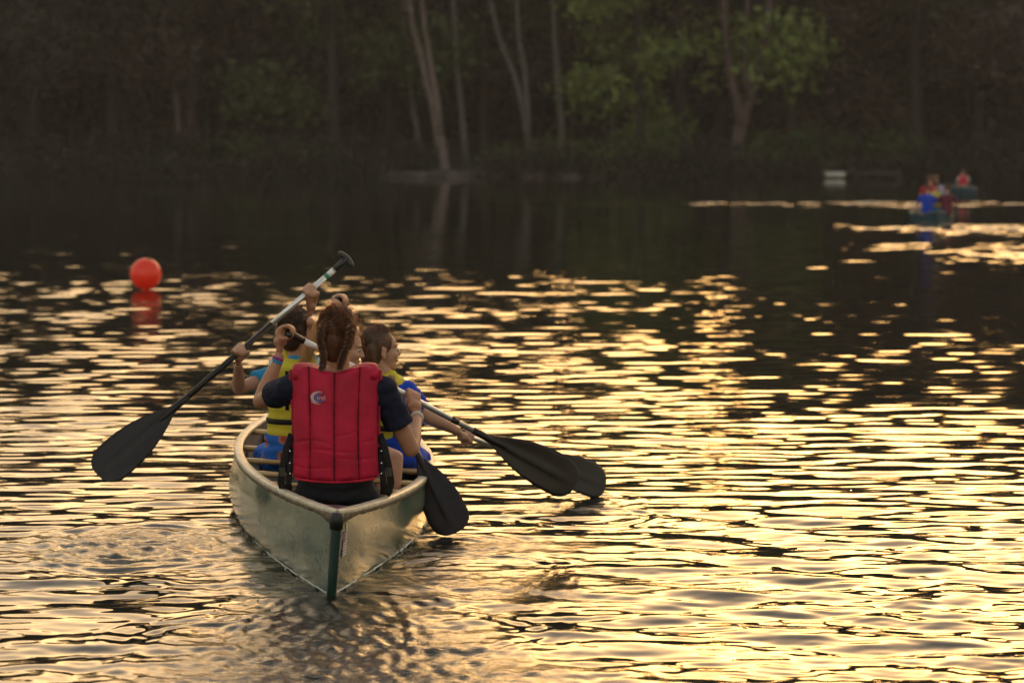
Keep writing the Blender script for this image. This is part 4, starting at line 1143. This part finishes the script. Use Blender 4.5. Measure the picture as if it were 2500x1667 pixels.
def child(label, D, pel, chest, neck, head, hface, tface, shL, elL, wrL, shR, elR, wrR, hands, shirt, vest, shorts, skin, hair, hs=.95, legs=(), sleeve_f=.55, s=.86, longhair=None, face=True, vest_grow=.030, short_lo=.0, hairfn=None, knees=None, vw=1.0):
    root = empty('person', (pel.x, pel.y, pel.z-.05)); inv = Matrix.Translation(-root.location)
    def addp(o, p=None):
        o.parent = p or root; o.matrix_parent_inverse = inv if p is None else Matrix.Identity(4); return o
    M = basis(tface); HM = basis(hface)
    b = MB(); head_shapes(b, head, HM, hs); b.caps(head+HM @ Vector((0, -.012, -.045)), neck+Vector((0, 0, -.02)), .040, .045)
    torso_shapes(b, pel, chest, neck, (shL, shR), M, s); arm(b, shL, elL, wrL, s*1.15); arm(b, shR, elR, wrR, s*1.15)
    for h in hands: hand(b, *h, s=.92, r=.020)
    for (hip, kn, an, ft) in legs: leg(b, hip, kn, an, s, ft)
    body = addp(fuse(b, 'body', skin, voxel=.005, smooth=3))
    sb = MB(); torso_shapes(sb, pel, chest, neck+Vector((0, 0, -.03)), (shL, shR), M, s, grow=.010, lo=.0)
    sleeve(sb, shL, elL, sleeve_f, s*1.1, .010, .012); sleeve(sb, shR, elR, sleeve_f, s*1.1, .010, .012); wrinkle(addp(fuse(sb, 'shirt', shirt, voxel=.007, smooth=4)), .008, 11)
    vb = MB()
    for k in range(10):
        f = k/9; p = pel.lerp(chest, .38+.62*f/.6) if f < .6 else chest.lerp(neck, (f-.6)*1.6)
        vb.ball(p, (.158*s*vw, .128*s, .07*s), M, 24, 12)
    for k in (-1, 1):
        vb.caps(chest.lerp(neck, .55)+M @ Vector((k*.085*s*vw, .0, .0)), chest.lerp(neck, .98)+M @ Vector((k*.072*s*vw, .0, .0)), .055*s*vw, .046*s*vw)
    v = wrinkle(addp(fuse(vb, 'life_jacket', vest, voxel=.008, smooth=5)), .006, 8)
    for f in (.30, .62):
        p = pel.lerp(chest, f+.25); n = 28
        addp(MB().tube([p+M @ Vector((math.cos(2*math.pi*k/n)*.163*s, math.sin(2*math.pi*k/n)*.132*s, 0)) for k in range(n+1)], .013, 6, flat=(.25, 1.2), up=(1, 0, 0) if False else None).build('side_strap', BLACKW), v)
    addp(MB().box(chest+M @ Vector((0, -.135*s, 0)), (.008, .006, .10), M).build('back_seam', BLACKW), v)
    tb = MB()
    torso_shapes(tb, pel, chest, neck, (), M, s*1.04, grow=.016, hi=.20)
    for (hip, kn, an, ft) in legs:
        tb.caps(hip, hip.lerp(kn, .5 if knees is None else knees), .092*s, .088*s)
    wrinkle(addp(fuse(tb, 'shorts', shorts, voxel=.008, smooth=4)), .012, 9)
    hb = MB()
    hb.ball(head+HM @ Vector((0, -.022, .038))*hs, (.083*hs, .091*hs, .089*hs), HM, 24, 16); hb.ball(head+HM @ Vector((0, -.048, -.014))*hs, (.076*hs, .058*hs, .075*hs), HM, 20, 14); hb.ball(head+HM @ Vector((0, -.056, -.052))*hs, (.060*hs, .044*hs, .055*hs), HM, 20, 14)
    for k in (-1, 1): hb.ball(head+HM @ Vector((k*.048, -.058, .008))*hs, (.032*hs, .036*hs, .055*hs), HM, 16, 12)
    ho = addp(fuse(hb, 'hair', hair, voxel=.0055, smooth=3))
    V, F = scalp_strands(head, HM, hs*1.04, lambda r: (r.gauss(0, .35), r.uniform(.1, .75), r.uniform(.55, 1)), lambda r: (r.uniform(-.85, .85), -.8, r.uniform(-.6, .1)), 260, 5)
    addp(link('hair_strands', mesh_np('hair_strands', V, F), hair), ho)
    V, F = flyaways(head, HM, hs*1.04, 130, 9, rad=.0008, long=.03); addp(link('flyaway_hair', mesh_np('flyaway_hair', V, F), HAIR_RIM), ho)
    if longhair:
        for (line, r0, r1, n, mat) in longhair:
            r = random.Random(len(line)+n); paths = []; L = [Vector(p) for p in line]
            def cur(f):
                q = f*(len(L)-1); i = min(int(q), len(L)-2); return L[i].lerp(L[i+1], q-i)
            for _ in range(n):
                dx, dy = r.gauss(0, .45), r.gauss(0, .45); jit = r.random()
                paths.append([cur(k/12)+Vector((dx, dy, 0))*lerp(r0, r1, k/12)+Vector((.004*math.sin(k*.7+jit*9), 0, 0)) for k in range(13)])
            V, F = strand_tubes(paths, .0022); addp(link('lock_of_hair', mesh_np('lock_of_hair', V, F), mat), ho)
            m2 = MB(); m2.limb([cur(k/6) for k in range(7)], [lerp(r0, r1, k/6)*.75 for k in range(7)], 12); addp(fuse(m2, 'lock_of_hair', mat, voxel=.005, smooth=2), ho)
    if face: face_bits(head, HM, hs, lambda o: addp(o))
    tag(root, label, 'person', 'paddlers in the nearest canoe')
    return root

def floor_z(y): return -.10
# ---- child on the left with dark hair
D = 12.4
axB = (PB[1]-PB[0]).normalized(); gB1 = on_paddle(PB, .158); gB2 = on_paddle(PB, .442)
pel, chest, neck = at(668, 1052, D), at(676, 892, D), at(682, 818, D)
child('child with short dark hair, turquoise shirt and yellow life jacket on the left', D, pel, chest, neck, at(682, 760, D), (.62, 1, -.03), (.25, 1, 0),
      at(634, 862, D), at(548, 892, 12.22), at(548, 838, 12.04), at(712, 858, D+.02), at(700, 800, D+.22), at(713, 738, 12.32),
      [(gB2, axB, (-.35, -1, -.1), (-.1, 0, 1), at(548, 838, 12.04)), (gB1, axB, (.55, -.9, .2), (-.1, .1, 1), at(713, 738, 12.32))],
      BLUE_T, YELLOW, PRINT, SKIN_B, HAIR_DRK, hs=.98, s=.84, knees=.9,
      legs=[(pel+Vector((-.07, .02, -.02)), Vector((pel.x-.16, D+.28, .26)), Vector((pel.x-.14, D+.36, -.04)), Vector((pel.x-.14, D+.5, -.06))),
            (pel+Vector((.07, .02, -.02)), Vector((pel.x+.08, D+.33, .24)), Vector((pel.x+.08, D+.38, -.04)), Vector((pel.x+.08, D+.5, -.06)))])
# ---- fair child hidden behind the woman, turned to the right
D = 11.98
pel, chest, neck = at(800, 1040, D), at(785, 925, D), at(788, 862, D)
axC = (PC[1]-PC[0]).normalized(); gC = on_paddle(PC, .38)
child('fair-haired child turned to the right, almost hidden behind the woman', D, pel, chest, neck, at(790, 798, D), (1, .12, -.2), (.8, .55, 0),
      at(750, 878, D+.05), at(752, 800, D+.30), at(771, 722, D+.64), at(815, 890, D-.02), at(850, 960, D-.02), gC+Vector((-.03, .02, .04)),
      [(PC[0], (.3, .8, 0), (-.6, 0, .5), (.3, 0, 1), at(771, 722, D+.64)), (gC, axC, (-.3, -1, .2), (.3, 0, .6), gC+Vector((-.05, .0, .03)))],
      GREYT, YELLOW, BLUE_T, SKIN_B, HAIR_BLO, hs=.96, s=.80, knees=.35,
      longhair=[([at(750, 735, D-.04), at(730, 768, D-.05), at(712, 803, D-.06), at(699, 835, D-.05), at(692, 880, D-.02)], .036, .022, 260, HAIR_BLO),
                ([at(806, 738, D-.05), at(828, 744, D-.04), at(832, 758, D-.03), at(829, 772, D-.03)], .006, .003, 40, HAIR_BLO)],
      legs=[(pel+Vector((.04, -.02, .03)), at(908, 1052, 11.56), at(906, 1142, 11.52), Vector((at(915, 1150, 11.5).x, 11.5, -.06))),
            (pel+Vector((.02, .06, -.02)), at(880, 1060, 11.95), at(880, 1160, 11.9), Vector((at(890, 1150, 11.9).x, 11.9, -.06)))])
# ---- child in royal blue on the right
D = 12.35
pel, chest, neck = at(900, 1050, D), at(893, 920, D), at(880, 860, D)
axD = (PD[1]-PD[0]).normalized(); gD = on_paddle(PD, .475)
child('child in a royal blue shirt and yellow life jacket reaching out on the right', D, pel, chest, neck, at(873, 803, D), (1, .42, .0), (.55, .9, 0),
      at(856, 900, D+.02), at(820, 930, D+.05), at(770, 905, 12.15), at(934, 898, D-.02), at(968, 948, D+.04), at(1050, 988, 12.46),
      [(PD[0], (.3, .8, 0), (-.3, -.5, .5), (-1, 0, .2), at(785, 908, 12.14)), (gD, axD, (.15, -.5, -.8), (1, .1, -.1), at(1052, 989, 12.47))],
      BLUE_R, YELLOW, BLUE_R, SKIN_B, HAIR_BRN, hs=1.0, s=.86, knees=.8, vw=.80, sleeve_f=.75,
      longhair=[([at(898, 862, D-.09), at(908, 880, D-.12), at(918, 902, D-.12), at(922, 918, D-.11)], .010, .004, 70, HAIR_BLO)],
      legs=[(pel+Vector((.07, .02, -.02)), Vector((pel.x+.13, D+.30, .24)), Vector((pel.x+.12, D+.36, -.04)), Vector((pel.x+.12, D+.5, -.06))),
            (pel+Vector((-.07, .02, -.02)), Vector((pel.x-.04, D+.33, .24)), Vector((pel.x-.04, D+.38, -.04)), Vector((pel.x-.04, D+.5, -.06)))])

# ------------------------------------------------------------------ far canoes and their paddlers
TEAL = noisy('far_canoe_teal', (.006, .05, .075), (.010, .065, .095), scale=2, rough=.3)
FM = dict(CM); FM['hull'] = TEAL; FM['gunwale'] = noisy('far_gunwale', (.12, .14, .14), (.22, .22, .2), scale=8, rough=.4); FM['band'] = CM['band']
p = at(2142, 518, 55.8)
far1 = canoe('', None, (p.x+.12, 55.8, 0), -.12, R(-2), FM, full=False)
tag(far1, 'distant teal canoe crowded with paddlers in blue, yellow and red', 'canoe', 'canoes on the lake')
p2 = at(2212, 447, 88)
far2 = canoe('', None, (p2.x, 88, 0), -.18, 0, FM, full=False)
tag(far2, 'most distant canoe, a green hull with red-clad paddlers', 'canoe', 'canoes on the lake')
def far_person(P, face, vest, shirt, hair, label, skin=SKIN_B, arms='down', s=.9):
    P = Vector(P); root = empty('person', P); M = basis(face)
    def q(x, y, z): return M @ Vector((x, y, z))*s
    up = {'down': ((.26, .12, .24), (.24, .34, .2)), 'up': ((.30, .10, .50), (.30, .26, .74))}[arms]
    b = MB(); head_shapes(b, q(0, .03, .68), M, s); b.caps(q(0, 0, .62), q(0, 0, .5), .045*s, .05*s)
    torso_shapes(b, q(0, 0, .05), q(0, 0, .32), q(0, .0, .52), (q(-.17, 0, .45), q(.17, 0, .45)), M, s)
    for k in (-1, 1):
        e, w = up; arm(b, q(k*.17, 0, .45), q(k*e[0], e[1], e[2]), q(k*w[0], w[1], w[2]), s)
        b.ball(q(k*w[0], w[1]+.03, w[2]+.02), .035*s); leg(b, q(k*.08, 0, .03), q(k*.13, .38, .06), q(k*.12, .42, -.28), s, q(k*.12, .55, -.3))
    fuse(b, 'body', skin, root, voxel=.014, smooth=2)
    v = MB(); [v.ball(q(0, 0, .14+.055*k), (.165*s, .135*s, .06*s), M) for k in range(7)]; fuse(v, 'life_jacket', vest, root, voxel=.018, smooth=2)
    t = MB(); [sleeve(t, q(k*.17, 0, .45), q(k*up[0][0], up[0][1], up[0][2]), .6, s, .012) for k in (-1, 1)]; torso_shapes(t, q(0, 0, .05), q(0, 0, .32), q(0, .0, .5), (), M, s, grow=.012); fuse(t, 'shirt', shirt, root, voxel=.018, smooth=2)
    h = MB(); h.ball(q(0, .005, .715), (.082*s, .088*s, .086*s), M); fuse(h, 'hair', hair, root, voxel=.014, smooth=2)
    tag(root, label, 'person', 'paddlers in the distant canoes'); return root
RED = cloth('far_red', (.55, .03, .06)); PALE = cloth('far_pale_blue', (.45, .45, .62)); DKR = cloth('far_dark_red', (.14, .03, .05))
f1 = Vector((math.sin(.12), math.cos(.12), 0)); r1 = Vector((f1.y, -f1.x, 0))
def seat1(y, x=0, z=.24): return Vector((far1.location.x, 55.8, z))+f1*y+r1*x
far_person(seat1(.9, -.20), f1, BLUE_R, BLUE_R, HAIR_DRK, 'distant paddler in deep blue at the left of the teal canoe')
far_person(seat1(1.35, .02, .30), f1, YELLOW, BLUE_T, HAIR_DRK, 'distant paddler in a yellow life jacket in the middle of the teal canoe')
far_person(seat1(1.0, .26), f1, DKR, DKR, HAIR_DRK, 'distant paddler in dark red at the right of the teal canoe')
far_person(seat1(3.2, -.02, .42), f1, RED, RED, HAIR_AUB, 'distant paddler in bright red showing above the others in the teal canoe')
far_person(seat1(3.9, .16, .42), f1, PALE, PALE, HAIR_BRN, 'distant paddler in pale blue beside the bright red one')
f2 = Vector((math.sin(.18), math.cos(.18), 0)); r2 = Vector((f2.y, -f2.x, 0))
def seat2(y, x=0, z=.26): return Vector((far2.location.x, 88, z))+f2*y+r2*x
far_person(seat2(.9, 0), f2, RED, GREYT, HAIR_DRK, 'rear red-jacketed paddler of the most distant canoe')
far_person(seat2(2.2, 0), f2, RED, RED, HAIR_AUB, 'middle paddler in red of the most distant canoe')
